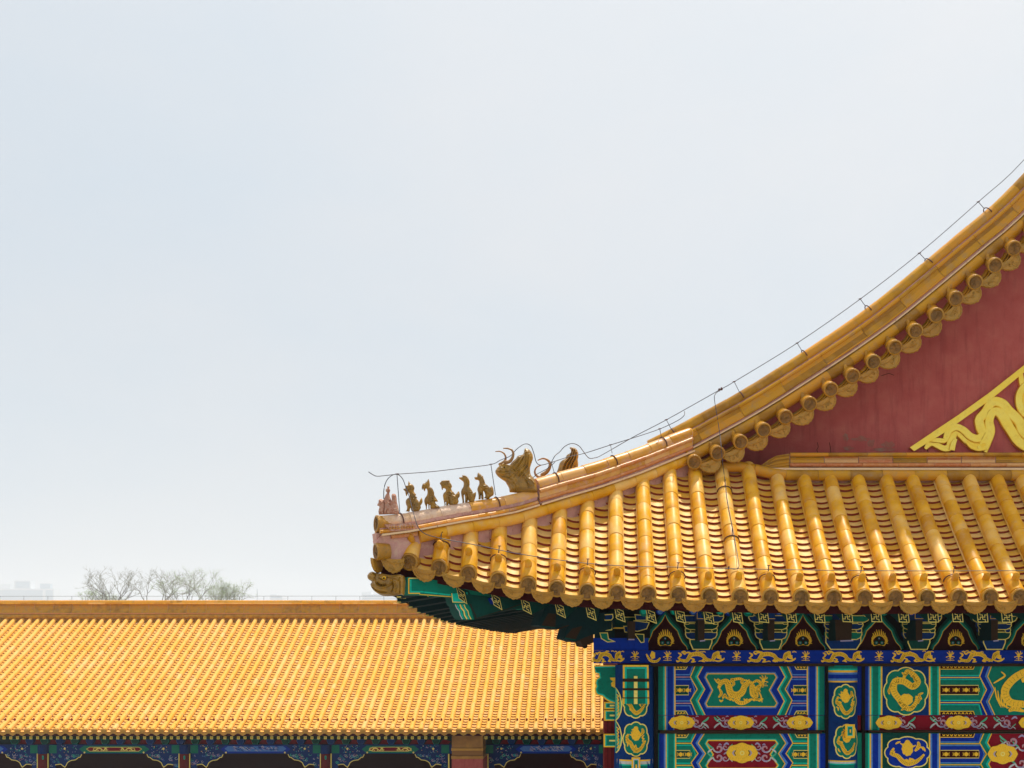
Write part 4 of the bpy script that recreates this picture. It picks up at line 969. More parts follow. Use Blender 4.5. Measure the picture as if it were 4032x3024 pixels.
# right bay
def medallion(mb, sf, cu, cv, ru, rv_, fieldm, k=2, seed=1, lob=8):
    n = 48; o = []
    for i in range(n):
        a = 2 * math.pi * i / n; q = .95 + .10 * abs(math.cos(4 * a)) ** .8 - .03 * math.cos(4 * a)
        o.append((cu + ru * q * math.cos(a), cv + rv_ * q * math.sin(a)))
    fanfill(mb, sf, (cu, cv), o, fieldm, k, 5); stroke(mb, sf, o, 4.5, 'goldline', k + 1, True)
    T = lambda l: [(cu + x * ru, cv + y * rv_) for x, y in l]; s = min(ru, rv_); rg = random.Random(seed)
    squig(mb, sf, T([(-.1,-.55),(.05,-.85),(.35,-.7),(.55,-.4),(.3,-.2),(-.1,-.42),(-.5,-.4),(-.55,0),(-.3,.35),(-.1,.62),(.2,.75),(.45,.5),(.5,.2)]) if seed % 2 else T([(-.6,-.3),(-.72,.05),(-.45,.2),(-.25,.5),(0,.7),(.3,.62),(.55,.4),(.75,.1)]), s * .26, s * .10, 'gold', k + 1)
    if seed % 2: fanfill(mb, sf, T([(.02, .35)])[0], ell(*T([(.02, .35)])[0], s * .28, s * .24, 20, 8, .14), 'gold', k + 1, 1)
    else:
        c = T([(0, -.25)])[0]; fanfill(mb, sf, c, ell(c[0], c[1], s * .33, s * .42, 24, 9, .15), 'gold', k + 1, 1)
        c = T([(0, -.62)])[0]; fanfill(mb, sf, c, ell(c[0], c[1], s * .18, s * .2, 12), 'gold', k + 1, 1)
        c = T([(.4, -.4)])[0]; squig(mb, sf, [(c[0] - s * .1, c[1] + s * .3), (c[0] + s * .15, c[1]), (c[0] + s * .1, c[1] - s * .3)], s * .2, s * .08, 'gold', k + 1)
    for q in range(13):
        a = rg.uniform(0, 6.28); r = rg.uniform(.55, .85); r2 = r + rg.uniform(-.25, .05)
        squig(mb, sf, T([(r * math.cos(a), r * math.sin(a)), (r2 * math.cos(a + .18), r2 * math.sin(a + .18)), (r * math.cos(a + .36), r * math.sin(a + .36))]), s * .10, s * .03, 'gold', k + 1)
def bay2(mb, sf, vt, vb, A, AL, B_, BL, square, medf, seed, field):
    Y = lambda t: lerp(vt, vb, t)
    vstripes(mb, sf, [(3402,3418,A),(3418,3424,AL),(3424,3430,'gold'),(3430,3436,BL),(3436,3458,B_),(3458,3468,BL),(3468,3474,'gold'),(3474,3657,square),(3657,3663,'gold'),(3663,3670,BL),(3670,3690,B_),(3690,3697,BL),(3697,3702,'gold')], vt, vb, 1)
    if sf is sU: medallion(mb, sf, 3566, lerp(vt, vb, .52), 86, 92, medf, 3, seed)
    else: medallion(mb, sf, 3572, lerp(vt, vb, .46), 88, 62, medf, 3, seed)
    hexbox(mb, sf, 3702, 3880, Y(.27), Y(.72), 1, B_, BL, 1, 'r')
    for (va, vb2, s_) in ((0, .22, 1), (1, .78, -1)):
        fill(mb, sf, [(3702, Y(va)), (3868, Y(va)), (3856, Y(vb2)), (3702, Y(vb2))], BL, 1); fill(mb, sf, [(3702, Y(va)), (3862, Y(va)), (3852, Y(vb2) - s_ * 5), (3702, Y(vb2) - s_ * 5)], B_, 2)
        fill(mb, sf, [(3702, Y(va)), (3838, Y(va)), (3832, Y(va) + s_ * 16), (3702, Y(va) + s_ * 16)], 'gold', 3); fill(mb, sf, [(3702, Y(va)), (3835, Y(va)), (3830, Y(va) + s_ * 13), (3702, Y(va) + s_ * 13)], 'dred', 4)
        for q in range(8): squig(mb, sf, [(3710 + 15 * q, Y(va) + s_ * 3), (3715 + 15 * q, Y(va) + s_ * 9), (3720 + 15 * q, Y(va) + s_ * 3)], 3, 1.5, 'gold', 5)
    stroke(mb, sf, [(3702, Y(.245)), (3860, Y(.245))], 3.5, 'gold', 2); stroke(mb, sf, [(3702, Y(.75)), (3860, Y(.75))], 3.5, 'gold', 2)
    c1 = [(3872, Y(0)), (3856, Y(.22)), (3883, Y(.49)), (3860, Y(.73)), (3884, Y(1))]; c2 = [(x + 31, y) for x, y in c1]
    fill(mb, sf, c1 + c2[::-1], A, 3); stroke(mb, sf, c1, 4, 'gold', 4); stroke(mb, sf, [(x + 24, y) for x, y in c1], 7, AL, 4); stroke(mb, sf, c2, 3.5, 'gold', 5)
    fill(mb, sf, [(x - 2, y) for x, y in c2] + [(5100, Y(1)), (5100, Y(0))], field, 2)
mb = MB(); bay2(mb, sU, 2620, 2815, 'blue', 'lblue', 'green', 'teal', 'navy', 'green', 3, 'green')
squig(mb, sU, [(4100,2640),(4050,2640),(3990,2672),(3955,2720),(3975,2765),(4040,2775),(4100,2800)], 27, 16, k=6)
squig(mb, sU, [(4020,2680),(4060,2672),(4120,2700)], 24, 12, k=7); squig(mb, sU, [(4030,2800),(3990,2790),(3970,2800)], 16, 6, k=6); squig(mb, sU, [(3910,2690),(3935,2675),(3955,2660),(3940,2645)], 6, 3, k=6)
for q in range(5): squig(mb, sU, [(3915 + 12 * q, 2705 + 14 * q), (3922 + 10 * q, 2745 + 10 * q), (3940 + 8 * q, 2785)], 5, 2, k=6)
mb.build('beam_painting', ub)
mb = MB(); bay2(mb, sL, 2888, 3052, 'green', 'teal', 'blue', 'lblue', 'dgreen', 'blue', 4, 'cred')
cartouche(mb, sL, 3945, 2968, 55, 34, 9)
for cu, cv, s in ((3985, 2918, 46), (4020, 3005, 46), (3965, 2925, 26), (4030, 2940, 40)): cloudscroll(mb, sL, cu, cv, s, -1, 5)
mb.build('beam_painting', lb)
# columns
def column(uc, D, R, base, name='painted_column'):
    mb = MB(); xc = (uc - U0) / F * D; zt = P(0, 2619, D).z
    mb.tube([(xc, D + R, 1.6), (xc, D + R, ZC - 1.8), (xc, D + R, zt)], [R * 1.03, R * 1.02, R * .985], 'doorred', n=40)
    mb.tube([(xc, D + R, ZC - 1.62), (xc, D + R, zt + .001)], [R * 1.02 + .002, R * .985 + .002], base, n=40, caps=False)
    return mb.build(name, hall)
col2 = column(3325, 13.86, .215, 'navy'); cs = colsurf(3325, 13.855, .219)
def hband(mb, sf, u0, u1, v0, v1, mat, k):
    us = [lerp(u0, u1, t / 12) for t in range(13)]
    mb.add([sf(u, v, k) for u in us for v in (v0, v1)], [(2 * i, 2 * i + 1, 2 * i + 3, 2 * i + 2) for i in range(12)], mat)
mb = MB()
for v0, v1, m_ in ((2621,2633,'green'),(2633,2640,'teal'),(2640,2648,'gold'),(2648,2656,'lblue'),(2656,2672,'blue'),(2672,2681,'lblue'),(2681,2687,'gold'),(2995,3000,'gold'),(3000,3007,'palewhite'),(3007,3012,'teal'),(3012,3060,'green')): hband(mb, cs, 3265, 3385, v0, v1, m_, 1)
medallion(mb, cs, 3329, 2762, 47, 66, 'green', 2, 2); medallion(mb, cs, 3334, 2919, 47, 66, 'green', 2, 6)
mb.build('column_painting', col2)
mb = MB(); f = [(3327,2852),(3366,2852),(3366,2906),(3329,2906)]; mb.prism([P(u, v, 13.70) for u, v in f], [P(u, v, 13.9) for u, v in f], 'gold')
rect(mb, flatsurf(13.70), 3337, 2860, 3357, 2897, 'teal', 1); rect(mb, flatsurf(13.70), 3340, 2864, 3354, 2893, 'green', 2); rect(mb, flatsurf(13.70), 3345, 2872, 3350, 2885, 'gold', 3); mb.build('beam_tenon', hall)
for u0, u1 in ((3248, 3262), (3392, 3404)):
    mb = MB(); mb.box(P(u0, 0, 14.0).x, P(u1, 0, 14.0).x, 13.96, 14.3, ZC - 1.9, P(0, 2619, 14).z, 'dark'); mb.build('column_gap_shade', hall)  # solid dark strip, painted as the shade in the gap beside the column
col1 = column(2502, 13.80, .265, 'navy'); cs = colsurf(2502, 13.795, .269)
mb = MB()
medallion(mb, cs, 2504, 2910, 50, 66, 'green', 2, 8); medallion(mb, cs, 2503, 2762, 50, 64, 'green', 2, 10)
for v0, v1, m_ in ((2992,2998,'gold'),(2998,3010,'palewhite'),(3010,3016,'teal'),(3016,3060,'green')): hband(mb, cs, 2430, 2572, v0, v1, m_, 1)
for cv in (2775, 2905):
    o = [(2424, cv - 66), (2432, cv - 55), (2441, cv - 38), (2447, cv - 12), (2449, cv + 2), (2445, cv + 30), (2436, cv + 52), (2426, cv + 64)]
    fill(mb, cs, [(2424, cv - 66)] + o + [(2424, cv + 64)], 'lgreen', 2); stroke(mb, cs, o, 4, 'goldline', 3)
    for q in range(6): squig(mb, cs, [(2428 + 2 * q, cv - 40 + 14 * q), (2436, cv - 32 + 14 * q), (2430, cv - 26 + 14 * q)], 4, 2, 'gold', 3)
mb.build('column_painting', col1)
mb = MB(); mb.box(P(2577, 0, 13.9).x, P(2592, 0, 13.9).x, 13.92, 14.3, ZC - 1.9, P(0, 2619, 14).z, 'dark'); mb.build('column_gap_shade', hall)  # same solid strip painted as gap shade, at the corner column
# hanging beam end in front of the corner column
DH = 13.60; mb = MB(); f = [(2452,2618),(2552,2618),(2554,2700),(2556,2772),(2452,2772),(2452,2700)]
mb.prism([P(u, v, DH) for u, v in f], [P(u, v, 14.0) for u, v in f], 'green'); hb = mb.build('beam_end', hall)
sh = flatsurf(DH); mb = MB()
stroke(mb, sh, [(2456,2772),(2456,2622),(2550,2622),(2553,2772)], 7, 'gold', 1)
stroke(mb, sh, [(2464,2772),(2464,2630),(2543,2630),(2545,2772)], 8, 'teal', 2)
rect(mb, sh, 2496, 2662, 2510, 2772, 'goldline', 2)
for v, hh in ((2678, 13), (2714, 9), (2748, 4)): rect(mb, sh, 2452, v - hh / 2, 2556, v + hh / 2, 'brown', 3)
mb.build('beam_end_painting', hb)
mb = MB(); f = [(2503 - 16, 2982), (2503 + 18, 2982), (2503 + 18, 3060), (2503 - 16, 3060)]; mb.prism([P(u, v, 13.66) for u, v in f], [P(u, v, 13.9) for u, v in f], 'gold')
rect(mb, flatsurf(13.66), 2494, 2988, 2515, 3060, 'palewhite', 1); rect(mb, flatsurf(13.66), 2497, 2993, 2512, 3060, 'green', 2); rect(mb, flatsurf(13.66), 2502, 3010, 2508, 3060, 'gold', 3); mb.build('beam_tenon', hall)
# scalloped end of the side beam
sc = [(2339,2620),(2450,2620),(2450,2768),(2425,2772),(2400,2764),(2386,2756),(2370,2742),(2352,2738),(2344,2728),(2341,2712),(2346,2702),(2342,2690),(2346,2674),(2358,2665),(2356,2655),(2341,2650)]
mb = MB(); mb.prism([P(u, v, 14.02) for u, v in sc], [P(u, v, 14.25) for u, v in sc], 'gold'); sb_ = mb.build('scalloped_beam_end', hall)
ss = flatsurf(14.02)
def shrink(pts, d):
    c = Vector((2420, 2695)); o = []
    for i, p in enumerate(pts):
        a = Vector(pts[i - 1]); b = Vector(pts[(i + 1) % len(pts)]); t = (b - a).normalized(); o.append((p[0] - t.y * d, p[1] + t.x * d))
    return o
mb = MB(); fill(mb, ss, shrink(sc, 5), 'teal', 1); fill(mb, ss, shrink(sc, 11), 'green', 2)
fill(mb, ss, [(2402,2668),(2442,2668),(2442,2708),(2424,2710),(2408,2702),(2406,2690),(2414,2682),(2404,2676)], 'gold', 3)
mb.build('beam_end_painting', sb_)
mb = MB(); mb.box(P(2436, 0, 13.9).x, P(2446, 0, 13.9).x, 13.99, 14.2, P(0, 2770, 13.9).z, P(0, 2622, 13.9).z, 'dteal'); mb.build('side_beam_gap_shade', hall)  # solid dark strip painted as the shade between the two beam ends
# red door post with green bands at the corner
mb = MB(); mb.box(P(2379, 0, 14.1).x, P(2428, 0, 14.1).x, 14.08, 14.35, 1.6, P(0, 2760, 14.1).z, 'doorred'); pst = mb.build('red_corner_post', hall)
mb = MB()
for u in (2392, 2408): mb.box(P(u, 0, 14.08).x, P(u + 2.5, 0, 14.08).x, 14.072, 14.08, 1.7, P(0, 2762, 14.1).z, 'dred')
mb.build('post_moulding', pst)
for v0, v1, DD, u0 in ((2764, 2792, 14.06, 2379), (2796, 2838, 14.05, 2379), (2890, 2942, 14.0, 2377)):
    mb = MB(); mb.box(P(u0, 0, DD).x, P(2431, 0, DD).x, DD, 14.3, P(0, v1, DD).z, P(0, v0, DD).z, 'gold'); gb = mb.build('green_beam_stub', hall)
    mb = MB(); s_ = flatsurf(DD); rect(mb, s_, u0 + 6, v0 + 5, 2431, v1 - 5, 'teal', 1); rect(mb, s_, u0 + 11, v0 + 8, 2431, v1 - 8, 'green', 2); rect(mb, s_, u0 + 22, (v0 + v1) / 2 - 3, 2431, (v0 + v1) / 2 + 3, 'goldline', 3); mb.build('stub_painting', gb)
# stone terrace below the hall
mb = MB(); mb.box(-1.6, 14, 12.6, 50, 0.005, 1.6, 'stone'); tag(mb.build('stone_terrace', None, (5, 14, 0)), 'pale stone terrace under the painted hall', 'terrace')
# ================================================================== ROOF FIGURES
def remeshed(mb, name, origin, voxel, parent=None, mats='beast', disp=0.0, freq=60.0):
    """fuse overlapping rounded volumes into one continuous skin"""
    tmp = mb.build('tmp', None, origin)
    tmp.location = (0, 0, 0)
    md = tmp.modifiers.new('r', 'REMESH'); md.mode = 'VOXEL'; md.voxel_size = voxel; md.use_smooth_shade = True
    dg = bpy.context.evaluated_depsgraph_get()
    me = bpy.data.meshes.new_from_object(tmp.evaluated_get(dg))
    bpy.data.objects.remove(tmp)
    me.materials.clear(); me.materials.append(MATS[mats])
    n = len(me.vertices)
    for _ in range(1):
        acc = [Vector((0, 0, 0)) for _ in range(n)]; cnt = [0] * n
        for e in me.edges:
            a, b = e.vertices; acc[a] += me.vertices[b].co; acc[b] += me.vertices[a].co; cnt[a] += 1; cnt[b] += 1
        for i, v in enumerate(me.vertices):
            if cnt[i]: v.co = v.co.lerp(acc[i] / cnt[i], .5)
    if disp:
        me.update(); nm = [v.normal.copy() for v in me.vertices]
        for v, q in zip(me.vertices, nm):
            c = v.co * freq; w = pnoise(c) * 2 + math.sin(c.x * .9 + c.z * 1.6 + 3 * pnoise(c * .3)) * .9
            v.co += q * disp * w
    at = me.attributes.new('var', 'FLOAT', 'FACE'); at.data.foreach_set('value', [.45] * len(me.polygons))
    for p in me.polygons: p.use_smooth = True; p.material_index = 0
    me.name = name
    o = bpy.data.objects.new(name, me); S.collection.objects.link(o)
    if parent: o.parent = parent
    else: o.location = origin
    return o
def figure(crop, base, D, rows, flat=.75, fat=1.0):
    """rows of (points, radii, depth offset) in pixels of a zoomed image crop; crop = (scale, x0, y0)"""
    sc, x0, y0 = crop; k = px(D) / sc; mb = MB()
    for row in rows:
        pts, rad = row[0], row[1]; dz = row[2] if len(row) > 2 else 0
        q = [P(x0 + p[0] / sc, y0 + p[1] / sc, D) + Vector((0, (p[2] if len(p) > 2 else dz) * k, 0)) for p in pts]
        mb.blob(q, [r * k * fat for r in (rad if hasattr(rad, '__len__') else [rad] * len(pts))], flat=flat)
    return mb
C3 = (5.53, 1560, 1860)  # zoom and origin of an image crop; figure outlines are traced in its pixels
def inflate(crop, outline, D, R, name, origin, parent=None, mat='beast', carve=(), step=6.0, depth=1.0, sm=3, cv=1.6):
    """a solid figure with a rounded body: thick where the outline is wide, thin at horns, legs and tails; carve = (line, width, height) folds"""
    sc, x0, y0 = crop; k = px(D) / sc
    O = np.array([tuple(p) for p in smooth([(x, y) for x, y in outline + outline[:1]], sm)][:-1])
    A = O; B = np.roll(O, -1, 0)
    mn = O.min(0) - step; mxx = O.max(0) + step
    X = np.arange(mn[0], mxx[0], step); Y = np.arange(mn[1], mxx[1], step); gx, gy = np.meshgrid(X, Y); Q = np.stack([gx.ravel(), gy.ravel()], 1)
    def near(Q, A, B):
        best = np.full(len(Q), 1e9); pt = np.zeros_like(Q)
        for a, b in zip(A, B):
            d = b - a; L = (d * d).sum() or 1e-9; t = np.clip(((Q - a) @ d) / L, 0, 1); p = a + t[:, None] * d; r = np.hypot(*(Q - p).T); m = r < best; best[m] = r[m]; pt[m] = p[m]
        return best, pt
    ins = np.zeros(len(Q), bool)
    for a, b in zip(A, B):
        c = ((a[1] > Q[:, 1]) != (b[1] > Q[:, 1])); xi = (b[0] - a[0]) * (Q[:, 1] - a[1]) / ((b[1] - a[1]) or 1e-9) + a[0]; ins ^= c & (Q[:, 0] < xi)
    d, pt = near(Q, A, B)
    dd = np.minimum(d, R); h = np.sqrt(np.maximum(dd * (2 * R - dd), 0)) * depth
    for ln, w, amp in carve:
        L_ = np.array([tuple(p) for p in smooth(ln, 3)]); r, _ = near(Q, L_[:-1], L_[1:]); h = h + cv * amp * np.exp(-(r / (w * .85)) ** 2) * np.clip(d / (w * 1.2), 0, 1)
    ny, nx = gx.shape; ins2 = ins.reshape(ny, nx); cell = ins2[:-1, :-1] & ins2[1:, :-1] & ins2[:-1, 1:] & ins2[1:, 1:]
    cnt = np.zeros((ny, nx), int)
    for oy in (0, 1):
        for ox in (0, 1): cnt[oy:ny - 1 + oy, ox:nx - 1 + ox] += cell
    used = (cnt > 0).ravel(); bd = ((cnt > 0) & (cnt < 4)).ravel()
    Q[bd] = pt[bd]; h[bd] = 0
    idx = -np.ones(ny * nx, int); vs = []; back = {}
    for i in np.nonzero(used)[0]:
        idx[i] = len(vs); vs.append(P(x0 + Q[i, 0] / sc, y0 + Q[i, 1] / sc, D) + Vector((0, -h[i] * k, 0)))
    for i in np.nonzero(used)[0]:
        if bd[i]: back[i] = idx[i]
        else: back[i] = len(vs); vs.append(P(x0 + Q[i, 0] / sc, y0 + Q[i, 1] / sc, D) + Vector((0, h[i] * k, 0)))
    fs = []
    for y, x in zip(*np.nonzero(cell)):
        q = [y * nx + x, y * nx + x + 1, (y + 1) * nx + x + 1, (y + 1) * nx + x]
        fs.append([idx[j] for j in q[::-1]]); fs.append([back[j] for j in q])
    mb = MB(); mb.add(vs, [[int(j) for j in f] for f in fs], mat, .45, True)
    return mb.build(name, parent, None if parent else origin)
def eye(o, crop, x, y, D, R, r):
    k = px(D) / crop[0]; c = P(crop[1] + x / crop[0], crop[2] + y / crop[0], D)
    for sg in (-1, 1):
        mb = MB(); mb.blob([c + Vector((0, sg * R * k, 0))], [r * k], 'dark', n=8); mb.build('eye', o)
def beast(outline, D, label, carve, ey, R=62):
    bx = sum(p[0] for p in outline) / len(outline); by = max(p[1] for p in outline)
    o = P(C3[1] + bx / C3[0], C3[2] + by / C3[0], D)
    b = inflate(C3, outline, D, R, 'roof_figurine', o, carve=carve)
    tag(b, label, 'roof figurine', 'glazed figurines in a row on the hip ridge'); eye(b, C3, ey[0], ey[1], D, R * .62, 9); return b
def DF(x): return hipD(1560 + x / 5.53)
beast([(195,848),(228,815),(232,740),(212,690),(208,620),(235,575),(275,545),(290,500),(285,462),(262,440),(250,470),(228,525),(214,500),(200,450),(190,410),(160,385),(155,368),(175,345),(197,350),(205,300),(225,285),(255,280),(262,215),(270,188),(290,215),(315,250),(350,260),(385,300),(398,350),(385,400),(400,440),(438,490),(420,508),(462,550),(442,568),(482,612),(502,640),(520,600),(549,545),(568,590),(575,640),(550,700),(530,722),(540,760),(525,800),(490,838),(400,858),(335,842),(318,780),(300,800),(290,858),(240,852)], DF(370),
    'small glazed dragon figurine with one upright horn and a beard, first behind the hen rider',
    [([(215,300),(290,308),(350,290)],9,12), ([(330,330),(350,370),(320,410),(280,400)],10,14), ([(200,390),(260,395),(320,370)],7,-12), ([(350,440),(400,500),(430,560)],9,12), ([(320,480),(360,540),(420,610)],9,12), ([(300,560),(350,600),(400,590),(360,650),(420,700)],10,16), ([(430,700),(440,760),(500,760)],10,14), ([(320,640),(360,700),(350,790)],10,-22), ([(490,660),(540,600)],8,10), ([(245,640),(265,720),(260,800)],9,10), ([(370,820),(470,800)],8,10)], (262, 335))
beast([(648,800),(640,730),(618,680),(608,610),(625,560),(665,500),(680,440),(672,380),(650,350),(635,375),(622,418),(606,395),(590,370),(581,345),(571,385),(558,360),(555,320),(568,265),(592,240),(625,235),(640,215),(650,180),(660,210),(675,185),(701,140),(718,180),(735,260),(735,310),(775,335),(810,390),(830,460),(830,490),(870,560),(910,625),(888,640),(850,642),(872,690),(945,745),(930,780),(880,787),(750,790),(742,720),(728,716),(722,797),(705,797),(698,710),(682,690),(670,740),(665,800)], DF(740),
    'small glazed phoenix figurine with a pointed crest and drooping tail, second behind the hen rider',
    [([(590,275),(650,280),(690,240)],8,12), ([(740,340),(780,400),(800,470)],9,14), ([(720,400),(745,470),(730,520)],8,-12), ([(730,520),(790,490),(830,560),(780,620),(730,600),(730,520)],10,16), ([(800,560),(880,628)],8,12), ([(740,640),(820,700),(900,765)],9,14), ([(770,620),(850,640)],8,-14), ([(640,560),(650,640)],9,8)], (628, 300))
beast([(1025,722),(1050,700),(1040,640),(1025,570),(1015,500),(1035,450),(1075,410),(1080,370),(1050,350),(1025,345),(1005,390),(986,345),(975,290),(950,250),(950,225),(975,205),(995,180),(1090,170),(1160,175),(1170,215),(1202,260),(1217,310),(1200,350),(1218,400),(1252,430),(1290,480),(1330,440),(1361,410),(1386,470),(1380,530),(1350,570),(1360,640),(1330,690),(1270,707),(1220,728),(1160,716),(1140,680),(1135,722),(1095,725),(1085,700),(1086,650),(1070,650),(1075,715)], DF(1180),
    'small glazed lion figurine with flat curly head and goatee, middle of the five beasts',
    [([(995,205),(1080,200),(1155,195)],9,14), ([(960,265),(1020,290),(1090,270)],7,-14), ([(1120,230),(1160,280),(1130,320)],10,14), ([(1160,300),(1190,350),(1150,390)],10,14), ([(1110,450),(1170,430),(1220,470),(1180,500),(1120,490),(1110,450)],9,16), ([(1180,500),(1260,520),(1300,560)],9,12), ([(1150,560),(1170,640),(1160,700)],12,-24), ([(1240,590),(1300,600),(1290,670)],10,14), ([(1310,540),(1350,470)],8,10), ([(1110,550),(1115,640)],9,10), ([(1210,690),(1260,690)],9,12)], (1050, 235))
beast([(1432,662),(1442,640),(1430,560),(1415,490),(1410,420),(1430,360),(1460,310),(1468,240),(1455,200),(1420,172),(1395,152),(1370,132),(1372,108),(1400,105),(1442,95),(1430,70),(1470,60),(1520,75),(1560,110),(1595,180),(1600,260),(1597,310),(1630,360),(1665,420),(1672,450),(1700,445),(1737,428),(1732,520),(1710,590),(1690,632),(1640,647),(1590,642),(1565,600),(1550,652),(1500,658),(1497,640),(1500,560),(1490,490),(1475,500),(1478,600),(1482,662)], DF(1570),
    'slim brown glazed horse figurine with a smooth hanging mane, second from the horned head',
    [([(1450,85),(1520,95),(1560,150),(1575,260)],9,14), ([(1535,160),(1545,260),(1540,330)],7,-12), ([(1400,130),(1450,140)],5,-10), ([(1480,420),(1550,430),(1660,435)],9,16), ([(1540,470),(1560,540),(1560,620)],12,-24), ([(1600,500),(1650,540),(1620,610)],10,12), ([(1600,630),(1650,625)],9,12), ([(1690,560),(1720,480)],8,10)], (1482, 112))
beast([(1790,585),(1792,520),(1780,440),(1765,370),(1780,310),(1805,260),(1805,200),(1785,170),(1750,165),(1720,155),(1700,115),(1720,98),(1760,95),(1765,50),(1785,2),(1812,20),(1850,50),(1880,80),(1890,50),(1896,110),(1925,180),(1940,240),(1990,280),(2030,320),(2060,312),(2077,290),(2110,340),(2125,420),(2120,490),(2080,522),(2040,550),(2020,587),(1970,577),(1910,557),(1940,520),(1930,460),(1905,410),(1896,420),(1900,500),(1902,582),(1855,582),(1850,500),(1845,470),(1838,582)], DF(1940),
    'golden glazed horse figurine with a pointed crest, closest to the horned dragon head',
    [([(1870,100),(1900,160),(1925,225)],8,14), ([(1720,130),(1770,140)],5,-10), ([(1870,330),(1900,350),(1960,350),(2020,325)],10,18), ([(1900,300),(1960,310)],8,12), ([(1960,400),(1990,440),(2040,480),(2000,560)],11,14), ([(1930,400),(1950,450),(1960,530)],10,-22), ([(2060,340),(2100,420)],8,12)], (1800, 102))
C8 = (4.148, 1450, 1900)
Dr = hipD(1530); o = P(1450 + 330 / 4.148, 1900 + 520 / 4.148, Dr)
rider = inflate(C8, [(175,525),(165,470),(180,410),(175,385),(150,378),(150,352),(166,330),(170,290),(200,268),(250,282),(264,250),(290,190),(308,170),(286,140),(290,105),(316,92),(303,66),(352,66),(340,92),(358,120),(350,160),(345,182),(360,250),(384,290),(380,210),(400,185),(440,188),(460,230),(470,330),(490,400),(500,507),(400,518)], Dr, 50, 'roof_figurine', o, mat='paste',
    carve=[([(262,300),(270,400),(255,510)],9,-26), ([(300,260),(330,330),(390,350)],9,12), ([(360,300),(370,380)],8,-18), ([(400,220),(405,330)],8,12), ([(440,220),(445,330)],8,12), ([(330,420),(400,450),(470,430)],9,12), ([(200,300),(230,330),(200,360)],8,10), ([(320,440),(300,500)],8,-12), ([(290,165),(350,165)],7,-14)], step=5.0)
tag(rider, 'worn pinkish white figurine of a man riding a hen at the ridge tip', 'roof figurine', 'glazed figurines in a row on the hip ridge')
# the horned head
C2 = (5.267, 1900, 1720)
def hornpath(pts, D, r0, r1, name, parent, dy=0):
    k = px(D) / 5.267; q = smooth([P(1900 + x / 5.267, 1720 + y / 5.267, D) + Vector((0, dy, 0)) for x, y in pts], 5); n = len(q); mb = MB()
    mb.blob(q, [lerp(r0, r1, (i / (n - 1)) ** 1.1) * k for i in range(n)], 'horn', n=10); return mb.build(name, parent)
Dd = hipD(2055)
core = [(560,1150),(545,1060),(500,980),(470,930),(380,870),(300,800),(262,720),(300,650),(345,600),(338,550),(385,585),(430,535),(500,560),(560,580),(610,520),(690,450),(730,395),(840,360),(870,250),(925,245),(985,280),(1035,360),(1045,450),(1010,560),(985,660),(1000,780),(1060,850),(1100,940),(1130,1080),(1120,1150),(840,1170)]

mane = [([(600,640),(650,560),(720,500),(760,430)],14,26), ([(640,690),(720,600),(790,520),(860,400)],15,28), ([(690,760),(780,640),(850,540),(890,330)],15,30), ([(740,820),(850,680),(920,580),(930,330)],15,30), ([(800,860),(900,720),(960,600),(970,380)],15,28), ([(860,860),(950,740),(1000,620),(1015,420)],14,24),
    ([(620,670),(690,580),(760,500),(800,430)],10,-22), ([(670,730),(750,620),(830,520),(880,380)],10,-24), ([(720,790),(820,660),(890,560),(915,340)],10,-24), ([(770,840),(880,700),(945,590),(950,360)],10,-22)]
face = [([(380,600),(470,590),(570,620)],16,34), ([(400,650),(450,690),(530,680)],12,26), ([(340,760),(440,790),(540,760),(600,800)],14,30), ([(360,735),(450,750),(540,730)],8,-30), ([(300,700),(350,720),(400,700)],10,20), ([(285,640),(320,650)],9,22), ([(590,690),(650,740),(610,820),(550,850)],16,32), ([(640,690),(700,770),(660,860)],12,-26), ([(450,860),(560,900),(640,980)],14,26), ([(420,830),(540,860),(640,920)],9,-24),
    ([(820,640),(790,760),(860,860),(890,920)],16,32), ([(880,780),(940,870),(1010,900),(1070,970)],18,40), ([(930,900),(960,980),(1030,1030)],14,30), ([(860,860),(930,960),(960,1060)],12,-30), ([(700,900),(760,990),(740,1090)],15,28), ([(650,960),(700,1040),(690,1130)],12,-26), ([(980,820),(1010,760)],12,24), ([(600,1000),(640,1100)],12,20)]
o = P(2055, 1720 + 1150 / 5.267, Dd)
dh = inflate(C2, core, Dd, 150, 'dragon_head_ornament', o, carve=mane + face, step=7.0, depth=.85, cv=.8)
eye(dh, C2, 465, 655, Dd, 128, 15)
tag(dh, 'large glazed dragon head with tall mane and curved horns before the thick ridge', 'roof ornament')
hornpath([(480,545),(560,535),(620,470),(645,380),(620,300),(540,262),(445,258)], Dd, 40, 11, 'horn', dh, -.06)
hornpath([(350,550),(400,520),(455,470),(470,400),(430,320),(350,280),(260,284)], Dd, 32, 9, 'horn', dh, .07)
D2 = 14.55
o = P(2210, 1900, D2)
dh2 = inflate(C2, [(1300,960),(1290,860),(1340,790),(1420,780),(1500,800),(1540,720),(1570,640),(1600,540),(1660,480),(1720,450),(1740,385),(1790,350),(1830,325),(1830,270),(1803,224),(1860,216),(1930,236),(1978,305),(1990,400),(1975,470),(1985,560),(1980,650),(2000,900),(1980,1000)], D2, 110, 'dragon_head_ornament', o, carve=[([(1640,760),(1700,560),(1800,440),(1850,260)],15,26), ([(1710,740),(1760,580),(1850,440),(1890,270)],15,26), ([(1780,720),(1830,580),(1900,450),(1930,290)],15,26), ([(1850,700),(1890,580),(1945,460),(1955,330)],13,24), ([(1680,740),(1730,570),(1825,440),(1870,260)],9,-24), ([(1750,730),(1800,580),(1875,450),(1910,280)],9,-24), ([(1820,700),(1860,580),(1925,450),(1942,310)],9,-22)], step=8.0)
tag(dh2, 'half hidden dragon head, only its horns and wavy fin above the ridge', 'roof ornament')
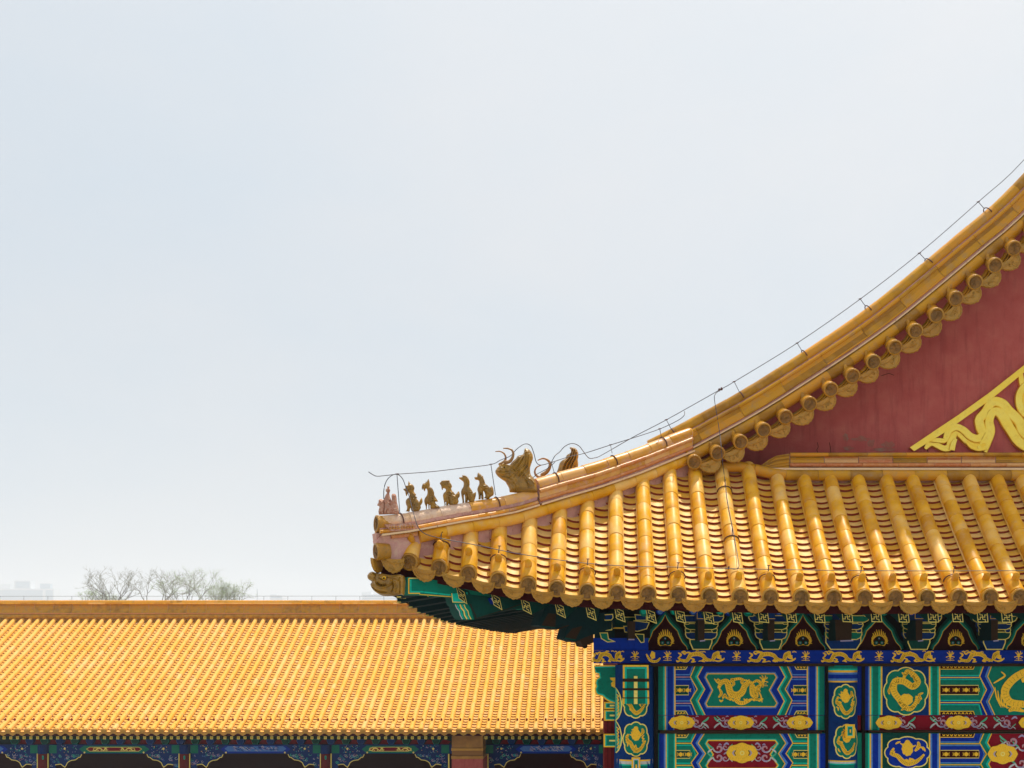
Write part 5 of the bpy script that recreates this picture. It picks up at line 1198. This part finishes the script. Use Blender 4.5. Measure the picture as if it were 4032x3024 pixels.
hornpath([(1240,790),(1340,720),(1395,620),(1390,530),(1320,465),(1240,452),(1150,485)], D2, 44, 10, 'horn', dh2)
hornpath([(1250,800),(1160,795),(1090,750),(1070,670),(1110,590),(1205,545)], D2, 34, 9, 'horn', dh2, .16)
# dragon head on the corner beam end
C5 = (3.95, 1440, 2230); Dc = 12.02
cc = [(25,140),(60,95),(110,82),(190,112),(240,108),(380,132),(600,150),(600,440),(560,440),(450,458),(300,465),(200,430),(110,360),(72,280),(95,240),(35,195)]
ch = inflate(C5, cc, Dc, 120, 'corner_dragon_head', None, hall, step=5.0, depth=.9, carve=[([(215,135),(300,118),(380,135)],12,30), ([(225,190),(290,215),(350,180)],9,-26), ([(170,240),(190,300),(260,335),(340,325),(410,280),(425,220)],14,32), ([(215,245),(260,280),(330,275)],9,26), ([(200,262),(260,305),(340,300)],7,-24), ([(60,190),(120,215),(170,200)],13,24), ([(130,110),(170,150),(150,210)],10,-26), ([(380,170),(460,180),(540,220)],15,28), ([(150,390),(260,430),(400,430)],12,20), ([(470,260),(500,330),(470,400)],14,26), ([(430,240),(450,330),(420,400)],10,-24), ([(120,330),(200,390),(330,410)],9,-22), ([(540,180),(550,300),(540,420)],10,-20), ([(90,110),(120,130)],10,20)])
mb = MB(); mb.blob([P(1440 + 288 / 3.95, 2230 + 182 / 3.95, Dc - .088)], [.024], 'gold'); mb.blob([P(1440 + 283 / 3.95, 2230 + 184 / 3.95, Dc - .108)], [.012], 'dark'); mb.build('eye', ch)
# ================================================================== LIGHTNING WIRES
wire = thing('lightning_wire', P(2800, 1700, 14.0), 'thin dark lightning wire on short stands along the near hall roof', 'wire')
def wpath(pts, name='cable', r=.0048, par=None):
    q = smooth([P(u, v, D) for u, v, D in pts], 4); mb = MB(); mb.tube(q, r, 'cable', n=6, caps=False); return mb.build(name, par or wire)
H = hipD
wpath([(1451,1858,H(1451)),(1470,1870,H(1470)),(1487,1875,H(1487)),(1530,1871,H(1530)),(1565,1867,H(1563)),(1700,1857,H(1700)),(1820,1843,H(1820)),(1933,1829,H(1933)),(1970,1812,H(1970)),(2010,1795,H(2010)),(2035,1768,H(2030)),(2067,1748,H(2067)),(2090,1756,H(2090)),(2102,1785,H(2102)),(2112,1820,H(2112)),(2130,1831,H(2130)),(2171,1821,H(2171)),(2235,1800,13.5),(2304,1784,13.7),(2404,1752,13.7),(2500,1722,13.7),(2598,1689,13.8),(2670,1655,13.8),(2694,1635,13.8),(2695,1620,13.9)])
wpath([(2171,1821,H(2171)),(2185,1795,H(2180)),(2204,1779,13.2),(2225,1757,13.2),(2253,1746,13.2),(2280,1756,13.3),(2295,1775,13.4),(2318,1803,13.6),(2340,1803,13.8),(2371,1791,14.0),(2495,1720,14.05),(2624,1653,14.05),(2836,1534,14.05),(2891,1503,14.05),(3139,1351,14.05),(3388,1177,14.05),(3620,997,14.05),(3852,795,14.05),(4034,627,14.05),(4300,290,14.05),(4480,20,14.05)])
wpath([(2100,1880,14.5),(2116,1866,14.5),(2155,1845,14.5),(2185,1820,14.5)])
wpath([(1511,1965,H(1511)),(1512,1925,H(1511)),(1522,1893,H(1520)),(1540,1874,H(1530)),(1563,1867,H(1563)),(1585,1885,12.2),(1600,1925,12.15),(1612,1958,12.1),(1632,2034,11.95),(1648,2078,11.9),(1677,2103,11.95),(1742,2121,12.05),(1880,2147,12.15),(2051,2182,12.25),(2300,2217,12.36),(2500,2230,12.38),(2667,2233,12.40),(2878,2239,12.42),(3300,2246,12.42),(3700,2248,12.42),(4060,2247,12.42),(5200,2247,12.42)])
wpath([(2836,1536,14.0),(2818,1550,13.95),(2813,1570,13.9),(2822,1630,13.85),(2833,1700,13.8),(2840,1760,13.62),(2845,1820,13.62),(2853,1880,13.72),(2862,1958,13.46),(2875,2030,13.2),(2890,2110,12.95),(2906,2200,12.55),(2909,2232,12.42),(2895,2241,12.42),(2878,2239,12.42)])
def post(u, v, u2, v2, D, D2=None, ring=None):
    mb = MB(); a = P(u, v, D); b = P(u2, v2, D2 or D)
    mb.tube([a, b], .0042, 'cable', n=6); mb.tube([a + Vector((-.018, 0, 0)), a + Vector((.018, 0, .005))], .007, 'rust', n=6)
    mb.build('wire_stand', wire)
def ring(c, axis, r, a0=0, a1=180):
    mb = MB(); axis = axis.normalized(); s_ = axis.cross(Vector((0, 0, 1))).normalized(); u_ = s_.cross(axis)
    q = [c + s_ * (r * math.cos(math.radians(a))) + u_ * (r * math.sin(math.radians(a))) for a in range(a0, a1 + 1, 12)]
    mb.tube(q, .007, 'rust', n=6, up=axis); mb.build('strap', wire)
for u, v, u2, v2 in ((1563,1867,1574,2016),(1933,1829,1951,1950),(2171,1821,2182,1860)):
    D = H(u2); post(u, v, u2, v2, D)
    c = hpt(u2 + 5, 0) + Vector((0, 0, .148 if u2 < 2100 else .252)); ring(c, HT + Vector((0, 0, .2)), .094, -20, 200)
for u, v in ((2404,1752),(2598,1689)):
    post(u, v, u + 6, v + 32, 13.75, H(u)); ring(hpt(u + 12, 0) + Vector((0, 0, .252)), HT + Vector((0, 0, .3)), .094, -20, 200)
for (u, v, u2, v2) in ((2624,1653,2643,1690),(2891,1503,2912,1545),(3139,1351,3158,1382),(3387,1177,3408,1206),(3620,997,3644,1022),(3852,795,3876,822)):
    post(u, v, u2, v2, 14.05); t = Vector((u2 - u, 0, -(v2 - v))).normalized(); c = P(u2, v2, 14.1) + t * .085; ring(c, Vector((-t.z, 0, t.x)), .09, -10, 190)
for i in strap_rows + (21, 24, 27):
    a, b = LINES[i]; L = (b - a).length; q = onrow(a, b, .33 / L); d = (b - a).normalized(); s_ = d.cross(Vector((0, 0, 1))).normalized(); n_ = s_.cross(d).normalized()
    ring(q, d, RR + .008, -15, 195)
    mb = MB(); base = q + n_ * (RR + .004); mb.tube([base, base + Vector((.01, 0, .10))], .006, 'cable', n=6); mb.tube([base + Vector((-.008, 0, .10)), base + Vector((.028, 0, .10))], .006, 'rust', n=6); mb.build('wire_stand', wire)
for t, (u, v) in ((.80, (2855, 1910)), (.42, (2886, 2105))):
    a, b = LINES[11]; L = (b - a).length; q = onrow(a, b, t); d = (b - a).normalized(); s_ = d.cross(Vector((0, 0, 1))).normalized(); n_ = s_.cross(d).normalized()
    ring(q, d, RR + .006, -10, 190); mb = MB(); mb.tube([q + n_ * RR, q + n_ * RR + Vector((0, 0, .09))], .006, 'cable', n=6); mb.build('wire_stand', wire)
for u, v, D in ((2832, 1536, 14.03), (2841, 1532, 14.03), (2870, 2237, 12.6), (2886, 2238, 12.6)):
    mb = MB(); mb.blob([P(u, v, D), P(u, v - 4, D)], [.018, .012], 'rust', n=8); mb.build('clamp', wire)
# ================================================================== THE GALLERY
GE, GR = 49.5, 59.3687  # whole gallery scaled about the camera; depths and sizes below are the scaled values
def zg(D):
    t = (D - GE) / (GR - GE); z0 = (V0 - 2877) / F * GE; z1 = (V0 - 2428) / F * GR
    return ZC + lerp(z0, z1, t) - .26 * 4 * t * (1 - t) * .5
gal = thing('palace_gallery', (-14, 54, 0), 'long low gallery behind with a wide yellow tiled roof and blue painted beams', 'gallery')
GP = .4452; XR = 1.35
xr = [XR - .19 - GP * k for k in range(77)]
GRr = .118
def dstop(x): return 56.7057 if x > 90 else GR + .05
DS = [GE + (GR - GE) * k / 24 for k in range(25)]
for i, x in enumerate(xr):
    mb = MB(); de = dstop(x); nt_ = 24 if de > 37 else 18
    for k in range(nt_):
        d0 = lerp(GE, de, k / nt_); d1 = lerp(GE, de, (k + 1) / nt_); j = rv(-.008, .008)
        mb.tube([Vector((x + j, d0, zg(d0))), Vector((x + j, lerp(d0, d1, .08), zg(lerp(d0, d1, .08)))), Vector((x + j, d1, zg(d1)))], [GRr * 1.015, GRr * 1.01, GRr * .98], 'gtile', n=8, a0=math.radians(-20), a1=math.radians(200), caps=k == 0, var=(rv(.4, .6) if rv() > .012 else 1.0))
    row = mb.build('cover_tile_row', gal)
    mb = MB(); c = Vector((x, GE, zg(GE)))
    for r, h in ((.138, 0), (.10, -.008)): mb.tube([c + Vector((0, .05, 0)), c + Vector((0, h - .012 if r > .11 else -.02, 0))], [r, r], 'disc', n=14, var=rv())
    mb.build('tile_end_disc', row)
    mb = MB(); q = Vector((x, GE + .62, zg(GE + .62) + GRr - .015)); mb.tube([q, q + Vector((0, -.03, .09)), q + Vector((0, -.045, .12))], [.05, .045, .014], 'biscuit' if i % 3 else 'disc', n=8); mb.build('nail_cap', row)
mb = MB()
for i in range(len(xr) - 1):
    x0, x1 = xr[i + 1], xr[i]; de = min(dstop(x0), dstop(x1)); nc = 48 if de > 37 else 35
    for c in range(nc):
        d0 = lerp(GE, de, c / nc); d1 = lerp(GE, de, (c + 1.25) / nc); v = rv(.35, .65) if rv() > .012 else 1.9; jj = rv(-.004, .006)
        def gp(d, w, lift): return Vector((lerp(x0, x1, w), d, zg(d) - .055 - .065 * math.sin(math.pi * w) + lift))
        ws = [.12, .31, .5, .69, .88]
        lo = [gp(d0, w, .052 + jj * .6) for w in ws]; hi = [gp(d1, w, -.003) for w in ws]; lp = [gp(d0, w, .002) for w in ws]
        mt = 'gpan'
        mb.add(lo + hi, [(k, k + 1, 6 + k, 5 + k) for k in range(4)], mt, v, True)
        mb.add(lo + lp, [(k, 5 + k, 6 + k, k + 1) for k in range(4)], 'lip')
mb.build('trough_tiles', gal)
for i in range(len(xr) - 1):
    m = Vector(((xr[i] + xr[i + 1]) / 2, GE - .02, zg(GE) - .085)); mb = MB()
    o_ = [(-.125, -.03), (-.06, .0), (0, .01), (.06, 0), (.125, -.03), (.115, .03), (.07, .065), (.04, .085), (0, .105), (-.04, .085), (-.07, .065), (-.115, .03)]
    f = [m + Vector((a * 1.5, 0, -b * 1.5)) for a, b in o_[::1]]; mb.prism(f, [p + Vector((0, .02, 0)) for p in f], 'disc', rv()); mb.build('drip_tile', gal)
# ridge of the gallery
XL = -37.6; XE = 1.3
def gz(v): return ZC + (V0 - v) / F * GR
mb = MB(); x = XL; n = 0
while x < XE:
    L = 1.06; x1 = min(XE, x + L - .012)
    vs = [Vector((x, 59.1337, gz(2414))), Vector((x1, 59.1337, gz(2414))), Vector((x1, 59.2434, gz(2400))), Vector((x, 59.2434, gz(2400))), Vector((x1, 59.2747, gz(2384))), Vector((x, 59.2747, gz(2384))), Vector((x1, 59.1807, gz(2376))), Vector((x, 59.1807, gz(2376)))]
    mb.add(vs, [(0, 1, 2, 3), (3, 2, 4, 5), (5, 4, 6, 7)], 'verge', rv(.35, .7)); x += L; n += 1
mb.box(XL, XE, 59.2903, 59.682, gz(2430), gz(2374), 'mortar')
x = XL
while x < XE:
    x1 = min(XE, x + .66); mb.tube([(x, 59.447, gz(2374)), (x1 - .01, 59.447, gz(2374))], [.16, .155], 'verge', n=10, var=rv(.3, 1)); x += .66
x = XL
while x < XE:
    x1 = min(XE, x + .94); mb.tube([(x, 59.165, gz(2377)), (x1 - .01, 59.165, gz(2377))], [.047, .047], 'glaze', n=6, var=rv(0, 1)); x += .94
mb.box(XL, XE, 58.9927, 59.306, gz(2419), gz(2415), 'redroll')
mb.tube([(XL, 59.0867, gz(2428)), (XE, 59.0867, gz(2428))], .14, 'verge', n=10, var=.3)
mb.box(XL, XE, 59.0554, 59.2903, gz(2446), gz(2427), 'verge', .1)
mb.build('ridge', gal)
mb = MB(); mb.add([Vector((x, d, z)) for x in (XL, XE) for d, z in ((59.3687, gz(2380)), (69.2373, gz(2380) - 5.6))], [(0, 1, 3, 2)], 'pan'); mb.build('rear_roof_slope', gal)
# eave, brackets, beams
def gv(v, D=49.9699): return ZC + (V0 - v) / F * D
mb = MB(); mb.add([Vector((XL, GE + .05, gv(2893, GE))), Vector((1.3, GE + .05, gv(2893, GE))), Vector((1.3, 53.5728, gv(2860, 53.2595))), Vector((XL, 53.5728, gv(2860, 53.2595)))], [(0, 1, 2, 3)], 'dred')
mb.box(XL, 1.3, GE + .02, GE + .06, gv(2898, GE), gv(2886, GE), 'dred'); mb.build('eave_board', gal)
k = 0
for u in [-10 + 26.35 * q for q in range(92)]:
    x = (u - U0) / F * 49.735
    if 1779 < u < 1900 or x > 1.2: continue
    zc = gv(2905, 49.735); mb = MB(); mb.box(x - .066, x + .066, 49.735, 52.4763, zc - .066, zc + .066, 'dgreen'); r = mb.build('rafter', gal)
    mb = MB(); mb.box(x - .064, x + .064, 49.7256, 49.735, zc - .064, zc + .064, 'goldline'); mb.box(x - .042, x + .042, 49.7209, 49.7287, zc - .042, zc + .042, 'dgreen'); mb.box(x - .009, x + .009, 49.7162, 49.724, zc - .038, zc + .038, 'gold'); mb.box(x - .038, x + .038, 49.7146, 49.7224, zc - .009, zc + .009, 'gold'); mb.build('gilded_end', r)
DB = 51.693
def gb(u): return (u - U0) / F * DB
def gzb(v): return ZC + (V0 - v) / F * DB
sG = flatsurf(DB); sG2 = flatsurf(51.3797)
mb = MB(); mb.box(XL, 1.3, 51.8497, 52.3196, gzb(2932), gzb(2890), 'dteal'); mb.build('bracket_backing', gal)
for q in range(40):
    u = 56.3924 + 59.3 * q
    if u > 2350 or 1760 < u < 1915: continue
    mb = MB(); m_ = 'blue' if q % 2 else 'green'
    pts = [(u - 14, 2912), (u + 14, 2912), (u + 14, 2920), (u + 8, 2930), (u - 8, 2930), (u - 14, 2920)]
    f = [sG2(*p) for p in pts]; mb.prism(f, [p + Vector((0, .25, 0)) for p in f], 'navy' if q % 2 else 'dgreen'); stroke(mb, sG2, pts, .6, 'lblue' if q % 2 else 'teal', 1, True); mb.build('bracket_set', gal)
    mb = MB(); fill(mb, flatsurf(51.834), [(u + 14, 2931), (u + 46, 2931), (u + 59.5253, 2920), (u + 32, 2912), (u + 27, 2912), (u + 20, 2920)], 'cred', 1); mb.build('flame_board', gal)
mb = MB(); mb.box(XL, 1.3, DB, 52.163, gzb(2968), gzb(2931.5), 'navy'); bmg = mb.build('painted_beam', gal)
COLS = [171, 728, 1284, 1900 - 25, 2420]
mb = MB(); rg = random.Random(3)
def gspan(a, b, kind):
    w = b - a
    for u, s in ((a, 1), (b, -1)):
        for o0, o1, m_ in ((0, 22, 'blue'), (22, 53.2595, 'green'), (53.2595, 52, 'lblue'), (52, 62, 'blue')): rect(mb, sG, u + s * o0, 2934, u + s * o1, 2966, 'navy' if m_ == 'blue' else m_ if m_ != 'lblue' else 'bluebright', 1)
        for q in range(46):
            x = u + s * rg.uniform(62, 132); y = rg.uniform(2935, 2965); fanfill(mb, sG, (x, y), ell(x, y, rg.uniform(.6, 2.8), rg.uniform(1, 2), 6), rg.choice(['teal', 'lblue', 'gold', 'lgreen', 'palewhite', 'blue', 'green', 'mauve']), 2, 1)
        for (x, y, r) in ((u + s * 84, 2948, 4.2), (u + s * 162, 2963, 3.5)): fanfill(mb, sG, (x, y), ell(x, y, r, r, 10), 'goldline', 3, 1)
    if w > 400:
        c = (a + b) / 2; p0, p1 = a + 140, b - 140
        pts = [(p0 + 20, 2936), (p1 - 20, 2936), (p1, 2950), (p1 - 20, 2965), (p0 + 20, 2965), (p0, 2950)]
        if kind:
            fill(mb, sG, pts, 'green', 1); i = [(p0 + 42, 2942), (p1 - 42, 2942), (p1 - 30, 2949), (p1 - 42, 2958), (p0 + 42, 2958), (p0 + 30, 2949)]; fill(mb, sG, i, 'cred', 2); stroke(mb, sG, i, 1.6, 'goldline', 3, True)
            run_dragon(mb, sG, c - 53.2595, 2950, 30, 7, 'goldline', 4, 1); run_dragon(mb, sG, c + 53.2595, 2950, -30, 7, 'goldline', 4, 2)
        else:
            fill(mb, sG, pts, 'bluebright', 1); i = [(p0 + 30, 2938), (p1 - 30, 2938), (p1 - 16, 2948), (p1 - 30, 2959), (p0 + 30, 2959), (p0 + 16, 2948)]; fill(mb, sG, i, 'lblue', 2)
            for q in range(70):
                x = rg.uniform(p0 + 53.2595, p1 - 53.2595); y = rg.uniform(2940, 2957); squig(mb, sG, [(x - 4, y), (x, y - 3), (x + 4, y), (x + 7, y + 2)], 1.8, .8, rg.choice(['navy', 'palewhite', 'mauve', 'blue']), 3)
gspan(-385, 171, 0); gspan(171, 728, 1); gspan(728, 1284, 0); gspan(1284, 1790, 1); gspan(1890, 2410, 0)
mb.build('beam_painting', bmg)
mb = MB(); mb.box(XL, 1.3, 56.3924, 56.7057, .6, gv(2850, 56.3924), 'dred'); mb.build('gallery_back_wall', gal)
mb = MB(); mb.add([Vector((XL, 52.163, gzb(2925))), Vector((1.3, 52.163, gzb(2925))), Vector((1.3, 56.7057, gzb(2925))), Vector((XL, 56.7057, gzb(2925)))], [(0, 1, 2, 3)], 'dark'); mb.build('gallery_ceiling', gal)
for c in COLS[:3] + [2420]:
    if c > 2400: continue
    mb = MB(); x = gb(c); mb.tube([(x, DB + .02, .6), (x, DB + .02, gzb(2967))], .25, 'doorred', n=20); co = mb.build('column', gal)
    for s in (-1, 1):
        mb = MB(); mb.box(x + s * .258 - .022, x + s * .258 + .022, 51.6147, 51.6774, .6, gzb(2967), 'goldline'); mb.build('gilded_edge', co)
    mb = MB(); rect(mb, flatsurf(51.4424), c - 5, 2976, c + 1, 2990, 'teal', 1); rect(mb, flatsurf(51.4424), c - 3.5, 2978, c - .5, 2988, 'green', 2); mb.build('column_tenon', co)
    mb = MB(); mb.tube([(x, DB - .02, gzb(2967)), (x, DB - .02, gzb(2931))], .243, 'navy', n=16); mb.build('column_head', co)
def wing(c, s, L=148):
    """carved bracket wing beside a column: scalloped lower edge outlined in gold"""
    e = [(0, 0), (0, 60), (24, 60), (24, 44), (46, 41), (62, 53.2595), (72, 35), (88, 26), (104, 24), (116, 14), (122, 14), (128, 2)]
    pts = [(c + s * (22 + x), 2968 + y) for x, y in e]; o_ = pts + [(c + s * 150, 2968)]
    mb = MB(); f = [sG(*p) + Vector((0, .02, 0)) for p in o_]; mb.prism(f, [p + Vector((0, .08, 0)) for p in f], 'navy'); w = mb.build('bracket_wing', gal)
    mb = MB(); sf = lambda u, v, k=0: sG(u, v, k) + Vector((0, .018, 0))
    stroke(mb, sf, smooth(pts[3:], 2), 2.8, 'goldline', 1)
    rg = random.Random(int(c) + s)
    for q in range(26):
        x = rg.uniform(4, 118); y = rg.uniform(3, max(6, 52 - x * .40)); 
        r = rg.uniform(3, 6.5); cx, cy = c + s * (22 + x), 2968 + y
        stroke(mb, sf, [(cx + r * math.cos(t), cy + r * .8 * math.sin(t)) for t in (0, 1, 2, 3, 4, 5)], 1.1, rg.choice(['mauve', 'lblue', 'palewhite', 'lgreen', 'pink', 'teal']), 1)
    mb.build('carved_cloud', w)
for c, s in ((171, -1), (171, 1), (728, -1), (728, 1), (1284, -1), (1284, 1), (1760 + 24, -1), (1900, 1), (2395, -1)): wing(c, s)
for u in (1768, 1922):
    mb = MB(); x = gb(u); mb.box(x - .03, x + .03, 51.5834, 51.6774, .6, gzb(2968), 'goldline'); mb.build('gilded_post', gal)
Dp = 50.4399; mb = MB(); x0, x1 = P(1779, 0, Dp).x, P(1901, 0, Dp).x; zf = lambda v: ZC + (V0 - v) / F * Dp
mb.box(x0, x1, Dp, 52.6329, zf(2945), zf(2885), 'pier'); mb.box(x0 - .02, x1 + .02, Dp - .05, 52.6329, zf(2956), zf(2946), 'pier', .9); mb.box(x0, x1, Dp + .02, 52.6329, zf(2976), zf(2957), 'pier', 0); mb.box(x0 - .02, x1 + .02, Dp - .04, 52.6329, zf(2988), zf(2977), 'pier', .6)
pr = mb.build('glazed_pier', gal); mb = MB(); mb.box(x0, x1, Dp, 52.6329, .6, zf(2988) - .002, 'redwall'); mb.build('pier_base', pr)
mb = MB(); mb.box(XL, 1.3, 48.5601, 59.5253, .005, .6, 'stone'); mb.build('gallery_plinth', gal)
gw_ = thing('lightning_wire', (-12, 59.3687, gz(2350)), 'fine lightning wire on little posts along the gallery ridge under the trees', 'wire')
mb = MB(); mb.tube([Vector((XL, 59.3687, gz(2348))), Vector((-12, 59.3687, gz(2347))), Vector((XE, 59.3687, gz(2347)))], .008, 'cable', n=5, caps=False); mb.build('cable', gw_)
for q in range(25):
    x = (-95 + 94.5 * q - U0) / F * 59.3687
    if x > XE or x < XL: continue
    mb = MB(); mb.tube([(x, 59.3687, gz(2363)), (x, 59.3687, gz(2348))], .009, 'cable', n=5); mb.build('wire_stand', gw_)
# ================================================================== TREES
def tree(u, vtop, D, spread, seed, green, label, lean=0.0, dens=1.0, base_u=None):
    rg = random.Random(seed); base = Vector(((base_u or u) - U0, 0, 0)) / F * D; base.y = D; base.z = 0
    Hh = ZC + (V0 - vtop) / F * D; k = px(D); root = thing('spring_tree', base, label, 'tree', 'bare trees beyond the gallery roof')
    mt, mt2 = MB(), MB(); W_ = spread * k
    forkz = Hh * .46
    fork = base + Vector((0, 0, forkz)) + Vector((lean * .3, 0, 0))
    mt.tube([base, base + Vector((0, 0, forkz * .5)) + Vector((rg.uniform(-.2, .2), 0, 0)), fork], [.6, .48, .4], 'bark', n=8)
    tips = []
    def grow(p, d, L, r, lev):
        n = 4; pts = [p]; q = p; dd = d.copy()
        for i in range(n):
            dd = (dd + Vector((rg.gauss(0, .22), rg.gauss(0, .22), rg.gauss(.03, .14)))).normalized(); q = q + dd * (L / n); pts.append(q)
        (mt if lev < 4 else mt2).tube(pts, [r * (1 - .45 * i / n) for i in range(n + 1)], 'bark' if lev < 4 else 'twig', n=5 if lev < 3 else 3, caps=False, sm=True)
        if lev >= 6: tips.append(q); return
        if q.z > Hh * 1.02: return
        nb = 3 if rg.random() < .45 * dens else 2
        if lev >= 4: nb = 2 + (rg.random() < .35)
        for b in range(nb):
            a = rg.uniform(0, 6.28); s = rg.uniform(.32, .75)
            side = Vector((math.cos(a), math.sin(a), rg.uniform(-.2, .25)))
            nd = (dd + side * s).normalized(); grow(q if b else q, nd, L * rg.uniform(.62, .82), r * .62, lev + 1)
        if lev > 1:
            i = rg.choice((2, 3)); side = Vector((rg.uniform(-1, 1), rg.uniform(-1, 1), .3)); grow(pts[i], (dd + side * .8).normalized(), L * .55, r * .38, lev + 2)
    top = (Hh - forkz)
    for b in range(4):
        a = b * 1.57 + rg.uniform(-.4, .4); o = Vector((math.cos(a) * W_ / top * .75 + lean * .05, math.sin(a) * W_ / top * .6, 1.0)).normalized()
        grow(fork, o, top * .36, .26, 0 + 1)
    mt.build('trunk', root)
    ml = 'bud' if green else 'twig'
    for p in tips:
        for q in range(6 if green else 1):
            c = p + Vector((rg.gauss(0, .35), rg.gauss(0, .35), rg.gauss(0, .35))); s = rg.uniform(.05, .10) * (1.1 if green else .6)
            a = Vector((rg.uniform(-1, 1), rg.uniform(-1, 1), rg.uniform(-1, 1))).normalized() * s; b = a.cross(Vector((0, .3, 1))).normalized() * s
            mt2.add([c - a, c + b, c + a, c - b], [(0, 1, 2, 3)], ml)
    mt2.build('crown', root)
TD = 330
tree(435, 2238, TD, 66, 11, False, 'bare grey tree, leftmost big one beyond the gallery ridge')
tree(610, 2232, TD + 6, 50, 23, False, 'bare upright tree with a forked trunk, second from the left')
tree(765, 2255, TD - 4, 80, 35, True, 'rounded tree misted with pale green buds, between the forked tree and the low one')
tree(890, 2292, TD + 10, 46, 47, True, 'low spreading tree with sparse buds, rightmost beyond the gallery ridge', lean=2)
tree(375, 2322, TD + 20, 80, 61, True, 'low bushy green tree at the far left of the tree group, barely above the ridge')
# ================================================================== FAR BUILDINGS
def block(u0, u1, v, D, dep=25): return P(u0, v, D), P(u1, v, D)
DBf = 2500
fb1 = thing('office_block', (P(60, 0, DBf).x, DBf, 0), 'wide flat office block faded by haze at the left edge of the skyline', 'building')
def bx(mb, u0, u1, v, mat, D=DBf, dep=30, v1=None):
    a = P(u0, v, D); b = P(u1, v, D); mb.box(a.x, b.x, D, D + dep, 0 if v1 is None else P(0, v1, D).z, a.z, mat)
mb = MB(); bx(mb, -300, 212, 2318, 'hazed_concrete'); mb.build('wall', fb1)
mb = MB(); bx(mb, -290, 168, 2324, 'windowglass', DBf - .6, 1); mb.build('window_band', fb1)
mb = MB(); bx(mb, 180, 208, 2324, 'windowglass', DBf - .6, 1); mb.build('window_bay', fb1)
mb = MB(); bx(mb, 55, 120, 2286, 'hazed_concrete', DBf + 8, 20, 2317.5); bx(mb, 60, 116, 2290, 'windowglass', DBf + 7.5, 1, 2314); mb.build('roof_housing', fb1)
mb = MB(); bx(mb, 158, 197, 2298, 'windowglass', DBf + 6, 12, 2317.5); mb.build('lift_housing', fb1)
mb = MB(); bx(mb, -200, 40, 2300, 'hazed_concrete', DBf + 8, 12, 2317.5); mb.build('upper_storey', fb1)
fb2 = thing('tower_block', (P(1470, 0, 2200).x, 2200, 0), 'pale stepped tower block in the haze just left of the corner dragon head', 'building')
mb = MB(); bx(mb, 1424, 1600, 2340, 'hazed_concrete', 2200); bx(mb, 1424, 1462, 2331, 'hazed_concrete', 2204, 20); mb.build('wall', fb2)
mb = MB()
for q in range(3): bx(mb, 1428, 1596, 2345 + 9 * q, 'windowglass', 2199.5, 1, 2349 + 9 * q)
mb.build('window_band', fb2)
fb3 = thing('distant_building', (P(1080, 0, 2100).x, 2100, 0), 'tiny low building in the haze right of the trees', 'building')
mb = MB(); bx(mb, 1062, 1112, 2345, 'hazed_concrete', 2100); bx(mb, 1066, 1090, 2340, 'hazed_concrete', 2104, 10); mb.build('wall', fb3)
mb = MB(); bx(mb, 1066, 1108, 2350, 'windowglass', 2099.5, 1, 2354); mb.build('window_band', fb3)
mb = MB(); a = P(1013, 2320, 1000); mb.tube([(a.x, 1000, 0), (a.x, 1000, a.z)], [.8, .45], 'hazed_concrete', n=8); tag(mb.build('mast', None, (a.x, 1000, 0)), 'thin hazy mast standing alone right of the trees', 'mast')
# ================================================================== GROUND AND AIR
mb = MB(); mb.add([(-2500, -300, 0), (2500, -300, 0), (2500, 3600, 0), (-2500, 3600, 0)], [(0, 1, 2, 3)], 'paving'); tag(mb.build('ground', None, (0, 0, 0)), kind='structure')
mb = MB(); mb.box(-1.6, 1.6, -2.5, 1.0, .005, ZC - 1.62, 'stone'); tag(mb.build('viewing_terrace', None, (0, 0, 0)), 'stone viewing terrace under the photographer', 'terrace')
mb = MB(); mb.box(-1900, 1100, -60, 3100, -1.0, 190, 'dark'); hz = mb.build('haze', None, (0, 0, 0)); tag(hz, kind='stuff')
hm = bpy.data.materials.new('haze_air'); hm.use_nodes = True; t = hm.node_tree
for n_ in list(t.nodes): t.nodes.remove(n_)
vo = t.nodes.new('ShaderNodeVolumePrincipled'); vo.inputs['Color'].default_value = (.93, .95, .98, 1); vo.inputs['Density'].default_value = HAZE; vo.inputs['Anisotropy'].default_value = .2
mo = t.nodes.new('ShaderNodeOutputMaterial'); t.links.new(vo.outputs[0], mo.inputs['Volume'])
hz.data.materials.clear(); hz.data.materials.append(hm)
